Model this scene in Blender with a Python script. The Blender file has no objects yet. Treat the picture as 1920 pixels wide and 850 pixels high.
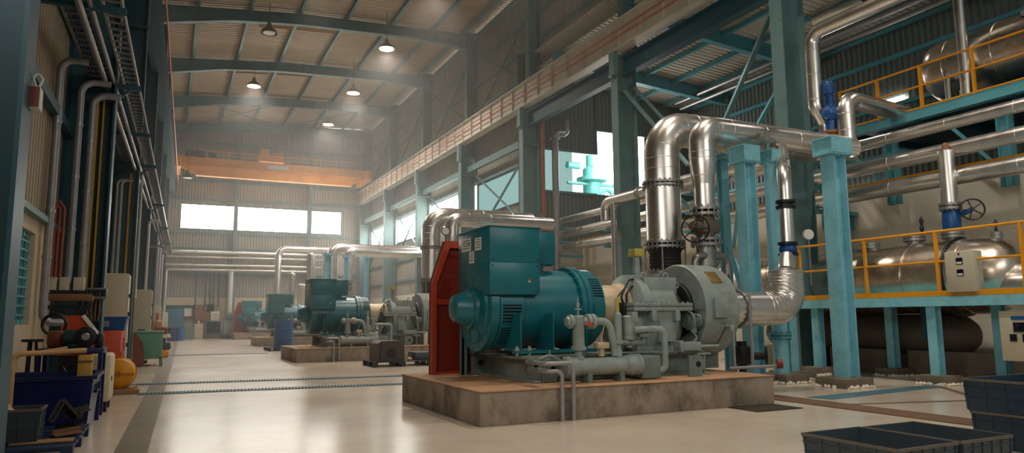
import bpy, bmesh, math, random
from mathutils import Vector, Matrix
random.seed(7)
PI = math.pi
col = bpy.context.scene.collection

# ---------------------------------------------------------------- mesh builder
def V(*a): return Vector(a)
def frame(d):
    d = d.normalized()
    u = Vector((0, 0, 1)) if abs(d.z) < 0.95 else Vector((1, 0, 0))
    a = d.cross(u).normalized(); b = d.cross(a).normalized()
    return a, b

SHELLS = {}
class MB:
    def __init__(s): s.v = []; s.f = []
    def add(s, vs, fs):
        n = len(s.v); s.v += [tuple(v) for v in vs]; s.f += [tuple(i + n for i in f) for f in fs]; return s
    def box(s, x0, x1, y0, y1, z0, z1):
        vs = [(x0,y0,z0),(x1,y0,z0),(x1,y1,z0),(x0,y1,z0),(x0,y0,z1),(x1,y0,z1),(x1,y1,z1),(x0,y1,z1)]
        return s.add(vs, [(0,3,2,1),(4,5,6,7),(0,1,5,4),(1,2,6,5),(2,3,7,6),(3,0,4,7)])
    def bbox(s, x0, x1, y0, y1, z0, z1, b=0.01):
        "box with chamfered edges"
        b = min(b, (x1-x0)/2.1, (y1-y0)/2.1, (z1-z0)/2.1)
        bm = bmesh.new(); bmesh.ops.create_cube(bm, size=1)
        for v in bm.verts:
            v.co = Vector((x0 if v.co.x < 0 else x1, y0 if v.co.y < 0 else y1, z0 if v.co.z < 0 else z1))
        bmesh.ops.bevel(bm, geom=bm.edges[:], offset=b, segments=2, affect='EDGES', profile=0.5)
        bm.verts.index_update()
        s.add([v.co[:] for v in bm.verts], [[v.index for v in f.verts] for f in bm.faces]); bm.free(); return s
    def obox(s, c, sx, sy, sz, rz=0, ry=0, rx=0):
        from mathutils import Euler
        M = Euler((rx, ry, rz)).to_matrix(); c = Vector(c)
        m = MB().box(-sx/2, sx/2, -sy/2, sy/2, -sz/2, sz/2)
        return s.add([c + M @ Vector(v) for v in m.v], m.f)
    def bar(s, p0, p1, w, h=None, up=(0,0,1)):
        "rectangular bar from p0 to p1"
        h = h or w; p0 = Vector(p0); p1 = Vector(p1); d = (p1-p0).normalized(); up = Vector(up)
        a = d.cross(up)
        if a.length < 1e-3: a = d.cross(Vector((1,0,0)))
        a.normalize(); b = a.cross(d).normalized()
        vs = []
        for p in (p0, p1):
            for sa, sb in ((-1,-1),(1,-1),(1,1),(-1,1)): vs.append(p + a*sa*w/2 + b*sb*h/2)
        return s.add(vs, [(3,2,1,0),(4,5,6,7),(0,1,5,4),(1,2,6,5),(2,3,7,6),(3,0,4,7)])
    def ibeam(s, p0, p1, w, h, t=0.03, up=(0,0,1), tw=None):
        "I section: flange width w, depth h measured along up"
        p0 = Vector(p0); p1 = Vector(p1); d = (p1-p0).normalized(); up = Vector(up)
        a = d.cross(up).normalized(); b = a.cross(d).normalized(); tw = tw or t*0.7
        for k in (-1, 1):
            o = b*(k*(h/2 - t/2)); s.bar(p0+o, p1+o, w, t, up=b)
        s.bar(p0, p1, tw, h-2*t, up=b); return s
    def cyl(s, p0, p1, r0, r1=None, n=24, caps=True):
        r1 = r0 if r1 is None else r1
        return s.lathe(p0, p1, [(0, r0), (1, r1)], n, caps, unit=True)
    def lathe(s, p0, p1, prof, n=32, caps=True, unit=False):
        "profile (t, r) along p0->p1; t in metres from p0 (or 0..1 when unit)"
        p0 = Vector(p0); p1 = Vector(p1); L = (p1-p0).length; d = (p1-p0).normalized(); a, b = frame(d)
        vs = []; fs = []
        for t, r in prof:
            c = p0 + d*(t*L if unit else t)
            for i in range(n):
                q = 2*PI*i/n; vs.append(c + a*math.cos(q)*r + b*math.sin(q)*r)
        m = len(prof)
        for j in range(m-1):
            for i in range(n):
                k = (i+1) % n; fs.append((j*n+i, j*n+k, (j+1)*n+k, (j+1)*n+i))
        if caps: fs.append(tuple(range(n-1, -1, -1))); fs.append(tuple((m-1)*n+i for i in range(n)))
        return s.add(vs, fs)
    def path(s, pts, bend):
        pts = [Vector(p) for p in pts]; out = [pts[0]]
        for i in range(1, len(pts)-1):
            p, a, b = pts[i], (pts[i-1]-pts[i]), (pts[i+1]-pts[i])
            la, lb = a.length, b.length; a.normalize(); b.normalize()
            ang = a.angle(b)
            if ang > PI-0.02: out.append(p); continue
            tl = min(bend/math.tan(ang/2), la*0.49, lb*0.49); r = tl*math.tan(ang/2)
            c = p + (a+b).normalized()*(r/math.sin(ang/2))
            A = p+a*tl; B = p+b*tl; va = A-c; vb = B-c; th = va.angle(vb); k = max(4, int(th/0.2)); ax = va.cross(vb).normalized()
            for j in range(k+1): out.append(c + Matrix.Rotation(th*j/k, 3, ax) @ va)
        out.append(pts[-1]); return out
    def tube(s, pts, r, n=12, bend=0.1, caps=True, rs=None):
        P = s.path(pts, bend) if len(pts) > 2 else [Vector(p) for p in pts]
        m = len(P); d0 = (P[1]-P[0]).normalized(); a, b = frame(d0); vs = []; fs = []
        prev = d0
        for j in range(m):
            d = (P[min(j+1, m-1)]-P[max(j-1, 0)]).normalized()
            ax = prev.cross(d)
            if ax.length > 1e-6:
                R = Matrix.Rotation(prev.angle(d), 3, ax.normalized()); a = R @ a; b = R @ b
            prev = d
            rr = rs[j] if rs else r
            for i in range(n):
                q = 2*PI*i/n; vs.append(P[j] + a*math.cos(q)*rr + b*math.sin(q)*rr)
        for j in range(m-1):
            for i in range(n):
                k = (i+1) % n; fs.append((j*n+i, j*n+k, (j+1)*n+k, (j+1)*n+i))
        if caps: fs.append(tuple(range(n-1, -1, -1))); fs.append(tuple((m-1)*n+i for i in range(n)))
        return s.add(vs, fs)
    def ring(s, c, axis, R, r, n=28, k=8):
        c = Vector(c); d = Vector(axis).normalized(); a, b = frame(d); vs = []; fs = []
        for i in range(n):
            q = 2*PI*i/n; e = a*math.cos(q)+b*math.sin(q)
            for j in range(k):
                w = 2*PI*j/k; vs.append(c + e*(R+r*math.cos(w)) + d*r*math.sin(w))
        for i in range(n):
            for j in range(k):
                i2 = (i+1) % n; j2 = (j+1) % k; fs.append((i*k+j, i2*k+j, i2*k+j2, i*k+j2))
        return s.add(vs, fs)
    def prism(s, poly, axis, a, b):
        "poly of 2D points extruded along axis 'x','y' or 'z' from a to b"
        def P(p, t):
            return {'x': (t, p[0], p[1]), 'y': (p[0], t, p[1]), 'z': (p[0], p[1], t)}[axis]
        n = len(poly); vs = [P(p, a) for p in poly] + [P(p, b) for p in poly]
        fs = [tuple(range(n-1, -1, -1)), tuple(range(n, 2*n))] + [(i, (i+1) % n, n+(i+1) % n, n+i) for i in range(n)]
        return s.add(vs, fs)
    def plate(s, pts, nrm, t):
        "thick plate from a 3D polygon"
        pts = [Vector(p) for p in pts]; o = Vector(nrm).normalized()*t; n = len(pts)
        return s.add(pts + [p+o for p in pts], [tuple(range(n-1, -1, -1)), tuple(range(n, 2*n))] + [(i, (i+1) % n, n+(i+1) % n, n+i) for i in range(n)])
    def bolts(s, c, axis, R, n, r, h, ph=0):
        c = Vector(c); d = Vector(axis).normalized(); a, b = frame(d)
        for i in range(n):
            q = 2*PI*i/n+ph; p = c + a*math.cos(q)*R + b*math.sin(q)*R
            s.cyl(p-d*h/2, p+d*h/2, r, n=6)
        return s
    def wheel(s, c, axis, R, r=0.012, spokes=5):
        s.ring(c, axis, R, r, 28, 8); c = Vector(c); d = Vector(axis).normalized(); a, b = frame(d)
        for i in range(spokes):
            q = 2*PI*i/spokes; s.cyl(c, c+(a*math.cos(q)+b*math.sin(q))*R, r*0.75, n=6)
        s.cyl(c-d*r*2, c+d*r*2, r*2.2, n=12); return s
    def curvepanel(s, x0, x1, yc, zc, r0, r1, a0, a1, n=12):
        "shell piece about an X axis; angle 0 faces -Y, positive upwards (degrees)"
        vs = []; fs = []
        for i in range(n+1):
            q = math.radians(a0+(a1-a0)*i/n); cy, cz = -math.cos(q), math.sin(q)
            for x, r in ((x0, r0), (x1, r0), (x1, r1), (x0, r1)): vs.append((x, yc+cy*r, zc+cz*r))
        for i in range(n):
            for j in range(4):
                k = (j+1) % 4; fs.append((i*4+j, i*4+k, (i+1)*4+k, (i+1)*4+j))
        fs.append((3,2,1,0)); fs.append((n*4, n*4+1, n*4+2, n*4+3))
        return s.add(vs, fs)
    def build(s, name, mat, parent=None, loc=None, flat=False, ang=32):
        if name in ('cladding_seam', 'shell_rib') and parent is not None and parent.name in SHELLS:   # seams belong to the cladding itself
            o = SHELLS[parent.name]; off = world_loc(parent)
            bm = bmesh.new(); bm.from_mesh(o.data); vs = [bm.verts.new(Vector(v)-off) for v in s.v]
            for f in s.f: bm.faces.new([vs[i] for i in f]).smooth = True
            bm.normal_update(); bmesh.ops.recalc_face_normals(bm, faces=bm.faces); bm.to_mesh(o.data); bm.free(); o.data.set_sharp_from_angle(angle=math.radians(ang)); return o
        me = bpy.data.meshes.new(name)
        off = Vector((0, 0, 0))
        if parent is not None:
            off = world_loc(parent)
        elif loc is not None:
            off = Vector(loc)
        me.from_pydata([tuple(Vector(v)-off) for v in s.v], [], s.f)
        me.validate(); me.update()
        bm = bmesh.new(); bm.from_mesh(me); bmesh.ops.recalc_face_normals(bm, faces=bm.faces); bm.to_mesh(me); bm.free()
        if not flat:
            me.polygons.foreach_set('use_smooth', [True]*len(me.polygons)); me.set_sharp_from_angle(angle=math.radians(ang))
        me.materials.append(mat)
        o = bpy.data.objects.new(name, me); col.objects.link(o)
        if parent is not None:
            o.parent = parent
            if name in ('pipe_section', 'duct_section', 'tank_shell', 'vessel_shell', 'elbow_shell'): SHELLS[parent.name] = o
        elif loc is not None: o.location = off
        return o
def world_loc(o):
    p = Vector(o.location)
    while o.parent is not None: o = o.parent; p += Vector(o.location)
    return p

def tag(o, label, cat, group=None):
    o['label'] = label; o['category'] = cat
    if group: o['group'] = group
    return o
def thing(name, label, cat, loc, group=None):
    o = bpy.data.objects.new(name, None); o.empty_display_size = 0.2; col.objects.link(o); o.location = loc
    return tag(o, label, cat, group)
def solo(mb, name, mat, label, cat, group=None, flat=False):
    xs = [v[0] for v in mb.v]; ys = [v[1] for v in mb.v]; zs = [v[2] for v in mb.v]
    o = mb.build(name, mat, loc=((min(xs)+max(xs))/2, (min(ys)+max(ys))/2, min(zs)), flat=flat)
    return tag(o, label, cat, group)
def struct(mb, name, mat, parent=None, flat=True):
    o = mb.build(name, mat, parent, flat=flat)
    if parent is None: o['kind'] = 'structure'
    return o
def dup(root, loc, label=None, group=None):
    r = root.copy(); col.objects.link(r); r.location = loc
    if label: r['label'] = label
    if group: r['group'] = group
    for ch in root.children:
        c = ch.copy(); col.objects.link(c); c.parent = r
        for g in ch.children:
            d = g.copy(); col.objects.link(d); d.parent = c
    return r
def fin(root):  # lists of an object's children are only fresh after an update
    bpy.context.view_layer.update()

# ---------------------------------------------------------------- materials
def lin(r, g, b):
    f = lambda c: (c/255/12.92) if c/255 <= 0.04045 else ((c/255+0.055)/1.055)**2.4
    return (f(r), f(g), f(b), 1)
MATS = {}
def mat(name, rgb, rough=0.5, metal=0.0, var=0.12, scale=3.0, bump=0.0, bscale=40, dirt=None, dirt_amt=0.0, dscale=2.0, spec=0.5, rvar=0.0, coat=0.0, stretch=None):
    m = bpy.data.materials.new(name); m.use_nodes = True; nt = m.node_tree; N = nt.nodes; L = nt.links
    b = N['Principled BSDF']; base = lin(*rgb)
    tc = N.new('ShaderNodeTexCoord'); src = tc.outputs['Object']
    if stretch:
        mp = N.new('ShaderNodeMapping'); mp.inputs['Scale'].default_value = stretch; L.new(src, mp.inputs['Vector']); src = mp.outputs['Vector']
    n1 = N.new('ShaderNodeTexNoise'); n1.inputs['Scale'].default_value = scale; n1.inputs['Detail'].default_value = 5; L.new(src, n1.inputs['Vector'])
    mix = N.new('ShaderNodeMix'); mix.data_type = 'RGBA'
    mix.inputs['A'].default_value = tuple(c*(1-var) for c in base[:3]) + (1,)
    mix.inputs['B'].default_value = tuple(min(1, c*(1+var)) for c in base[:3]) + (1,)
    rp = N.new('ShaderNodeMapRange'); rp.inputs['From Min'].default_value = 0.3; rp.inputs['From Max'].default_value = 0.7
    L.new(n1.outputs['Fac'], rp.inputs['Value']); L.new(rp.outputs['Result'], mix.inputs['Factor'])
    out = mix.outputs['Result']
    if dirt:
        n2 = N.new('ShaderNodeTexNoise'); n2.inputs['Scale'].default_value = dscale; n2.inputs['Detail'].default_value = 8; n2.inputs['Roughness'].default_value = 0.7; L.new(src, n2.inputs['Vector'])
        r2 = N.new('ShaderNodeMapRange'); r2.inputs['From Min'].default_value = 0.48; r2.inputs['From Max'].default_value = 0.7; r2.inputs['To Max'].default_value = dirt_amt
        L.new(n2.outputs['Fac'], r2.inputs['Value'])
        m2 = N.new('ShaderNodeMix'); m2.data_type = 'RGBA'; L.new(r2.outputs['Result'], m2.inputs['Factor']); L.new(out, m2.inputs['A']); m2.inputs['B'].default_value = lin(*dirt)
        out = m2.outputs['Result']
    L.new(out, b.inputs['Base Color'])
    b.inputs['Roughness'].default_value = rough; b.inputs['Metallic'].default_value = metal
    b.inputs['Specular IOR Level'].default_value = spec
    if coat: b.inputs['Coat Weight'].default_value = coat; b.inputs['Coat Roughness'].default_value = 0.1
    if rvar:
        r3 = N.new('ShaderNodeMapRange'); r3.inputs['To Min'].default_value = max(0.02, rough-rvar); r3.inputs['To Max'].default_value = rough+rvar
        L.new(n1.outputs['Fac'], r3.inputs['Value']); L.new(r3.outputs['Result'], b.inputs['Roughness'])
    if bump:
        n4 = N.new('ShaderNodeTexNoise'); n4.inputs['Scale'].default_value = bscale; n4.inputs['Detail'].default_value = 4; L.new(src, n4.inputs['Vector'])
        bp = N.new('ShaderNodeBump'); bp.inputs['Strength'].default_value = bump; bp.inputs['Distance'].default_value = 0.01
        L.new(n4.outputs['Fac'], bp.inputs['Height']); L.new(bp.outputs['Normal'], b.inputs['Normal'])
    MATS[name] = m; return m
def emit(name, rgb, strength):
    m = bpy.data.materials.new(name); m.use_nodes = True; nt = m.node_tree; nt.nodes.clear()
    e = nt.nodes.new('ShaderNodeEmission'); o = nt.nodes.new('ShaderNodeOutputMaterial')
    e.inputs['Color'].default_value = lin(*rgb); e.inputs['Strength'].default_value = strength
    nt.links.new(e.outputs[0], o.inputs['Surface']); MATS[name] = m; return m

TEAL = mat('teal machine paint', (16, 102, 114), 0.32, 0, 0.10, 2.5, dirt=(60, 95, 90), dirt_amt=0.25, dscale=3)
GREY = mat('grey green machine paint', (140, 152, 148), 0.4, 0, 0.12, 3, dirt=(95, 92, 76), dirt_amt=0.5, dscale=4)
GREYD = mat('darker grey green paint', (112, 126, 120), 0.45, 0, 0.15, 4, dirt=(60, 56, 46), dirt_amt=0.6, dscale=5)
SKY = mat('light blue structural paint', (132, 196, 212), 0.42, 0, 0.08, 2.0, dirt=(70, 120, 128), dirt_amt=0.4, dscale=3)
SKYT = mat('teal blue steel paint', (84, 150, 162), 0.45, 0, 0.08, 2.0)
STEEL = mat('building steel teal paint', (96, 128, 130), 0.5, 0, 0.10, 1.2, dirt=(60, 80, 78), dirt_amt=0.4, dscale=1.5)
STEELD = mat('dark building steel paint', (30, 74, 88), 0.5, 0, 0.10, 1.2)
ALU = mat('aluminium pipe cladding', (224, 220, 215), 0.3, 1.0, 0.08, 2.5, rvar=0.06)
ALUR = mat('wavy aluminium vessel cladding', (226, 210, 194), 0.27, 1.0, 0.12, 2.0, rvar=0.08, bump=0.06, bscale=1.6, dirt=(120, 92, 70), dirt_amt=0.3, dscale=1.5)
FLG = mat('flange steel', (150, 150, 146), 0.4, 0.8, 0.15, 6)
BLACK = mat('black iron', (22, 23, 26), 0.45, 0.2, 0.2, 6)
RUBBER = mat('black rubber bellows', (34, 32, 32), 0.75, 0, 0.2, 8)
WHITE = mat('white label', (222, 218, 208), 0.5, 0, 0.04, 5)
INK = mat('dark label print', (50, 52, 60), 0.6, 0, 0.05, 5)
RED = mat('red oxide guard paint', (176, 58, 24), 0.45, 0, 0.14, 2, dirt=(90, 26, 14), dirt_amt=0.45, dscale=2)
ORANGE = mat('orange machine paint', (186, 66, 24), 0.42, 0, 0.12, 3)
YEL = mat('yellow safety paint', (224, 150, 24), 0.4, 0, 0.1, 3)
CRANE = mat('crane yellow paint', (232, 152, 10), 0.45, 0, 0.1, 0.6, dirt=(150, 90, 30), dirt_amt=0.4, dscale=0.8)
CONC = mat('stained concrete', (146, 132, 116), 0.85, 0, 0.28, 2.2, bump=0.35, bscale=18, dirt=(62, 54, 48), dirt_amt=1.0, dscale=1.7, stretch=(1, 1, 0.6))
CONCT = mat('brown stained concrete top', (176, 138, 104), 0.7, 0, 0.15, 1.5, bump=0.2, bscale=18, dirt=(128, 94, 66), dirt_amt=0.5, dscale=1.2)
PAD = mat('pad concrete', (112, 102, 88), 0.9, 0, 0.2, 3, bump=0.4, bscale=20)
CRUST = mat('crumbled white mortar', (222, 212, 194), 0.9, 0, 0.1, 8)
CREAM = mat('cream plaster', (206, 190, 164), 0.8, 0, 0.07, 0.8, dirt=(170, 150, 124), dirt_amt=0.5, dscale=0.6)
WHITEW = mat('off white plaster wall', (206, 200, 184), 0.8, 0, 0.05, 0.5, dirt=(176, 168, 150), dirt_amt=0.5, dscale=0.5)
SHEET = mat('grey wall sheeting', (156, 154, 144), 0.55, 0.1, 0.08, 0.6, dirt=(126, 124, 114), dirt_amt=0.5, dscale=0.5)
SHEETL = mat('brown wall sheeting', (150, 134, 112), 0.5, 0.15, 0.1, 0.7)
SHEETG = mat('grey blue annex sheeting', (108, 116, 112), 0.5, 0.2, 0.08, 0.6)
ROOF = mat('roof sheeting', (176, 158, 134), 0.6, 0.1, 0.07, 0.4, dirt=(140, 122, 100), dirt_amt=0.5, dscale=0.25)
BEIGE = mat('beige cabinet paint', (190, 182, 160), 0.45, 0, 0.06, 2, dirt=(150, 138, 116), dirt_amt=0.3, dscale=2)
GREEN = mat('pale green desk paint', (92, 150, 126), 0.5, 0, 0.08, 2)
BLUEP = mat('dark blue plastic', (10, 22, 78), 0.38, 0, 0.08, 3)
BLUEB = mat('blue plastic bin', (22, 80, 138), 0.4, 0, 0.08, 3)
BLUEV = mat('blue valve paint', (16, 70, 128), 0.35, 0, 0.1, 5)
CRATE = mat('dark grey plastic', (56, 68, 76), 0.42, 0, 0.12, 3, dirt=(70, 62, 52), dirt_amt=0.35, dscale=4)
CRATER = mat('scuffed crate rim', (98, 90, 82), 0.5, 0, 0.15, 6)
CRATEB = mat('dark slate blue plastic', (34, 54, 70), 0.42, 0, 0.12, 3)
BROWN = mat('brown paint', (120, 84, 52), 0.6, 0, 0.15, 3)
WOOD = mat('weathered wood', (150, 116, 78), 0.75, 0, 0.2, 4, stretch=(1, 6, 6), dirt=(90, 66, 44), dirt_amt=0.5)
PALB = mat('dark blue pallet plastic', (16, 40, 72), 0.5, 0, 0.15, 4)
PALG = mat('dark pallet plastic', (34, 42, 44), 0.55, 0, 0.15, 4)
GALV = mat('galvanised steel', (158, 158, 158), 0.38, 0.75, 0.12, 8)
CONDUIT = mat('grey conduit', (150, 150, 152), 0.4, 0.35, 0.1, 6)
COPPER = mat('copper conductor bar', (190, 96, 44), 0.4, 0.5, 0.1, 5)
YCABLE = mat('yellow cable sleeve', (206, 154, 24), 0.5, 0, 0.08, 5)
CABLE = mat('dark cable', (40, 36, 34), 0.6, 0, 0.2, 5)
RCOND = mat('rust red conduit', (150, 70, 40), 0.5, 0.1, 0.12, 5)
RUST = mat('rusty channel cover', (112, 84, 62), 0.6, 0.2, 0.15, 2, dirt=(84, 60, 44), dirt_amt=0.7, dscale=1.5)
PLATE = mat('dark steel plate', (62, 54, 46), 0.5, 0.4, 0.2, 3)
DARKPAINT = mat('worn grey floor paint', (112, 98, 84), 0.5, 0, 0.15, 2)
BLUEPLATE = mat('blue grey cover plate', (84, 122, 134), 0.4, 0.1, 0.1, 2)
BRASS = mat('brass plate', (140, 112, 66), 0.4, 0.6, 0.15, 8)
TAN = mat('tan painted guard', (190, 172, 142), 0.4, 0.15, 0.1, 3)
WGREY = mat('pale grey door paint', (196, 200, 194), 0.5, 0, 0.05, 2)
DOORB = mat('blue steel door paint', (50, 108, 140), 0.45, 0, 0.08, 1)
YGREEN = mat('olive yellow cap', (176, 164, 72), 0.45, 0, 0.1, 5)
DARKIN = mat('dark interior', (26, 26, 26), 0.9, 0, 0.1, 5)
LAMPGREY = mat('lamp reflector metal', (120, 116, 110), 0.4, 0.6, 0.1, 5)
SCREEN = mat('dark meter glass', (16, 20, 34), 0.15, 0, 0.1, 5)
BAMB = mat('bamboo stick', (188, 150, 98), 0.55, 0, 0.12, 8)
PINK = mat('cloth rag', (196, 150, 120), 0.9, 0, 0.15, 10)
LEATHER = mat('brown padded leather', (120, 56, 30), 0.5, 0, 0.15, 6)
def floor_material():
    m = mat('epoxy floor', (202, 190, 174), 0.22, 0, 0.05, 0.35, dirt=(170, 148, 126), dirt_amt=0.45, dscale=0.5, spec=0.5, rvar=0.10, bump=0.02, bscale=3)
    return m
FLOOR = floor_material()
WINW = emit('bright window glazing', (255, 250, 240), 13.0)
GLOWR = emit('added glow panel', (255, 250, 240), 5.0)  # for added bands out of view, no such glazing known
WINC = emit('glowing pale cyan sheet', (176, 222, 216), 0.75)
LAMP = emit('lamp glow', (255, 226, 190), 60.0)
SKYLT = emit('dim roof light sheet', (150, 112, 70), 0.35)
TUBE = emit('fluorescent tube', (240, 250, 255), 6.0)
# ================================================================ the hall
XW = lambda y: -2.33 + 0.02*y          # window wall (runs slightly off square)
XF = lambda y: -1.47 + 0.02*y          # hall-side face of the window wall columns
YC = [14.36 + 8.27*k for k in range(7)]     # right columns / roof frames
YL = [8.0 + 8.3*k for k in range(7)]        # window wall columns
Y1 = 64.6
floor = struct(MB().box(-4, 30, -6, Y1+0.5, -0.15, 0), 'floor', FLOOR)

def corr(n0, n1, pitch, depth, pt, nrm, flatw=0.5):
    "corrugated sheet profile: returns list of (along, offset)"
    out = []; a = n0
    while a < n1:
        out += [(a, 0), (a+pitch*0.42, 0), (a+pitch*0.56, depth), (a+pitch*0.86, depth)]; a += pitch
    out.append((n1, 0)); return out
def sheet(prof, fn0, fn1):
    "ruled sheet between two curves"
    m = MB(); n = len(prof); vs = [fn0(a, o) for a, o in prof] + [fn1(a, o) for a, o in prof]
    return m.add(vs, [(i, i+1, n+i+1, n+i) for i in range(n-1)])

# roof line (x -> underside of sheeting)
def ZR(x):
    pts = [(-3, 17.3), (-1, 17.6), (6, 18.35), (16.8, 18.9)]
    for (a, za), (b, zb) in zip(pts, pts[1:]):
        if x <= b: return za+(zb-za)*(x-a)/(b-a)
    return pts[-1][1]
prof = corr(-1.0, Y1+0.2, 0.30, 0.045, None, None)
m = MB()
for xa, xb in ((-2.6, -1), (-1, 6), (6, 16.8)):
    s = sheet(prof, lambda a, o: (xa, a, ZR(xa)+0.28+o), lambda a, o: (xb, a, ZR(xb)+0.28+o)); m.add(s.v, s.f)
struct(m, 'ceiling', ROOF)

# window wall: sheeting above a plastered lower part with a barred window
m = sheet(corr(7, Y1, 0.22, 0.04, None, None), lambda a, o: (XW(a)-o, a, 3.25), lambda a, o: (XW(a)-o, a, 17.6))
for z0, z1 in ((3.25, 5.0), (8.0, 17.6)):
    s = sheet(corr(-6, 7, 0.22, 0.04, None, None), lambda a, o: (XW(a)-o, a, z0), lambda a, o: (XW(a)-o, a, z1)); m.add(s.v, s.f)
struct(m, 'wall_left', SHEETL)
m = MB()
def lw(y0, y1, z0, z1, t=0.25, dx=0.0):
    m.add([(XW(y0)+dx,y0,z0),(XW(y0)-t,y0,z0),(XW(y1)-t,y1,z0),(XW(y1)+dx,y1,z0),(XW(y0)+dx,y0,z1),(XW(y0)-t,y0,z1),(XW(y1)-t,y1,z1),(XW(y1)+dx,y1,z1)],
          [(0,1,2,3),(7,6,5,4),(0,4,5,1),(1,5,6,2),(2,6,7,3),(3,7,4,0)])
lw(-6, 11.6, 0, 3.2); lw(14.1, Y1, 0, 3.2); lw(11.6, 14.1, 0, 1.45); lw(11.6, 14.1, 2.95, 3.2)
struct(m, 'wall_left', CREAM)
m = MB(); lw(-2, Y1, 3.18, 3.28, 0.25, 0.12)
struct(m, 'trim_1', STEEL)
m = MB()
for z in (5.0, 8.0): m.bar((XW(-6), -6, z), (XW(7), 7, z), .12, .1)
w = struct(m, 'window_12', STEELD)  # added unseen glow band, gives the tank and pipes their highlights
MB().add([(XW(-6)-.05, -6, 5.0), (XW(7)-.05, 7, 5.0), (XW(7)-.05, 7, 8.0), (XW(-6)-.05, -6, 8.0)], [(0,1,2,3)]).build('window_pane', GLOWR, w, flat=True)
# barred window
m = MB()
for y in (11.64, 14.06): m.bar((XW(y)-0.12, y, 1.45), (XW(y)-0.12, y, 2.95), 0.08, 0.08)
for z in (1.49, 2.91): m.bar((XW(11.6)-0.12, 11.6, z), (XW(14.1)-0.12, 14.1, z), 0.08, 0.08)
w = struct(m, 'window_1', SKYT)
m = MB()
for i in range(1, 9):
    y = 11.6+2.5*i/9; m.bar((XW(y)-0.08, y, 1.45), (XW(y)-0.08, y, 2.95), 0.03, 0.03)
for i in range(1, 10):
    z = 1.45+1.5*i/10; m.bar((XW(11.6)-0.08, 11.6, z), (XW(14.1)-0.08, 14.1, z), 0.03, 0.03)
m.build('window_bars', SKYT, w)
m = MB(); m.box(XW(11.6)-0.2, XW(11.6)-0.18, 11.6, 14.1, 1.45, 2.95); m.build('window_pane', mat('teal window glass', (40, 96, 104), 0.15, 0, 0.1, 2), w)
# girts on the window wall
for z in (5.2, 7.2, 9.5, 11.5, 13.5, 15.5):
    m = MB(); m.bar((XW(7.2)+0.08, 7.2, z), (XW(Y1)+0.08, Y1, z), 0.14, 0.18); struct(m, 'beam', STEELD)

# end wall
def wall_end():
    z0, z1, zt = 9.07, 11.15, 18.9
    def piece(x0, x1, a, b):
        m = sheet(corr(x0, x1, 0.24, 0.045, None, None), lambda t, o: (t, Y1+o, a), lambda t, o: (t, Y1+o, min(b, ZR(t)+0.3)))
        return m
    M_ = MB()
    for x0, x1, a, b in ((-2, 17, 3.35, z0), (-2, 0.6, z0, z1), (13.85, 17, z0, z1), (-2, 17, z1, zt)):
        p = piece(x0, x1, a, b); M_.add(p.v, p.f)
    struct(M_, 'wall_end', SHEET)
    struct(MB().box(-2, 17, Y1, Y1+0.3, 0, 3.35), 'wall_end', CREAM)
    k = 2
    for x0, x1 in ((0.6, 4.75), (4.95, 10.85), (11.1, 13.85)):
        m = MB()
        m.box(x0, x1, Y1-0.06, Y1+0.06, z0-0.06, z0+0.04); m.box(x0, x1, Y1-0.06, Y1+0.06, z1-0.04, z1+0.06)
        m.box(x0-0.03, x0+0.04, Y1-0.06, Y1+0.06, z0, z1); m.box(x1-0.04, x1+0.03, Y1-0.06, Y1+0.06, z0, z1)
        w = struct(m, 'window_%d' % k, STEEL); k += 1
        MB().box(x0, x1, Y1+0.07, Y1+0.09, z0, z1).build('window_pane', WINW, w)
        n = max(2, int((x1-x0)/1.2)); m = MB()
        for i in range(1, n):
            x = x0+(x1-x0)*i/n; m.box(x-0.02, x+0.02, Y1-0.02, Y1+0.05, z0, z1)
        m.build('window_mullion', WGREY, w)
    for z in (5.4, 7.4, 8.75, 11.6, 13.2, 14.9, 16.5):
        struct(MB().box(-1.5, 16.2, Y1-0.16, Y1-0.02, z-0.09, z+0.09), 'beam', STEEL)
    for x in (4.85, 10.97):
        m = MB().ibeam((x, Y1-0.45, 0), (x, Y1-0.45, ZR(x)), 0.3, 0.5, 0.03, up=(0, 1, 0)); struct(m, 'column', STEEL)
wall_end()

# rear wall behind the photographer: sheeting, an opening and an added glow band that brightens the pipes
m = MB()
for x0, x1, a, b in ((-3, 2.5, 0, 17.3), (2.5, 9, 5, 8.2), (2.5, 5.5, 8.2, 11.6), (2.5, 15, 11.6, 17.9), (9, 15, 0, 8.2), (15, 17, 0, 18)):
    m.box(x0, x1, -6.2, -6, a, b)
struct(m, 'wall_rear', SHEET)
m = MB(); m.box(5.5, 15, -6.15, -6.05, 8.2, 8.3); m.box(5.5, 15, -6.15, -6.05, 11.5, 11.6); w = struct(m, 'window_11', STEEL)
MB().box(5.5, 15, -6.12, -6.10, 8.3, 11.5).build('window_pane', GLOWR, w)
# right wall above and below the crane girder (bays beyond the annex)
XR = 16.45
YA = 31.6   # annex end wall
m = sheet(corr(YA, Y1, 0.24, 0.045, None, None), lambda a, o: (XR+o, a, 9.45), lambda a, o: (XR+o, a, 19.0))
s = sheet(corr(12.0, YA, 0.24, 0.045, None, None), lambda a, o: (XR+o, a, 15.0), lambda a, o: (XR+o, a, 19.0)); m.add(s.v, s.f)
s = sheet(corr(YA, Y1, 0.24, 0.045, None, None), lambda a, o: (XR+o, a, 3.3), lambda a, o: (XR+o, a, 7.5)); m.add(s.v, s.f)
struct(m, 'wall_right', SHEET)
struct(MB().box(XR, XR+0.25, YA, Y1, 0, 3.3), 'wall_right', WHITEW)
for z in (4.4, 6.0, 9.5, 14.0, 15.5, 17.0):
    y0 = 12.5 if z > 15 else YA
    struct(MB().box(XR-0.15, XR-0.02, y0, Y1, z-0.08, z+0.08), 'beam', STEEL)
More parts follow.
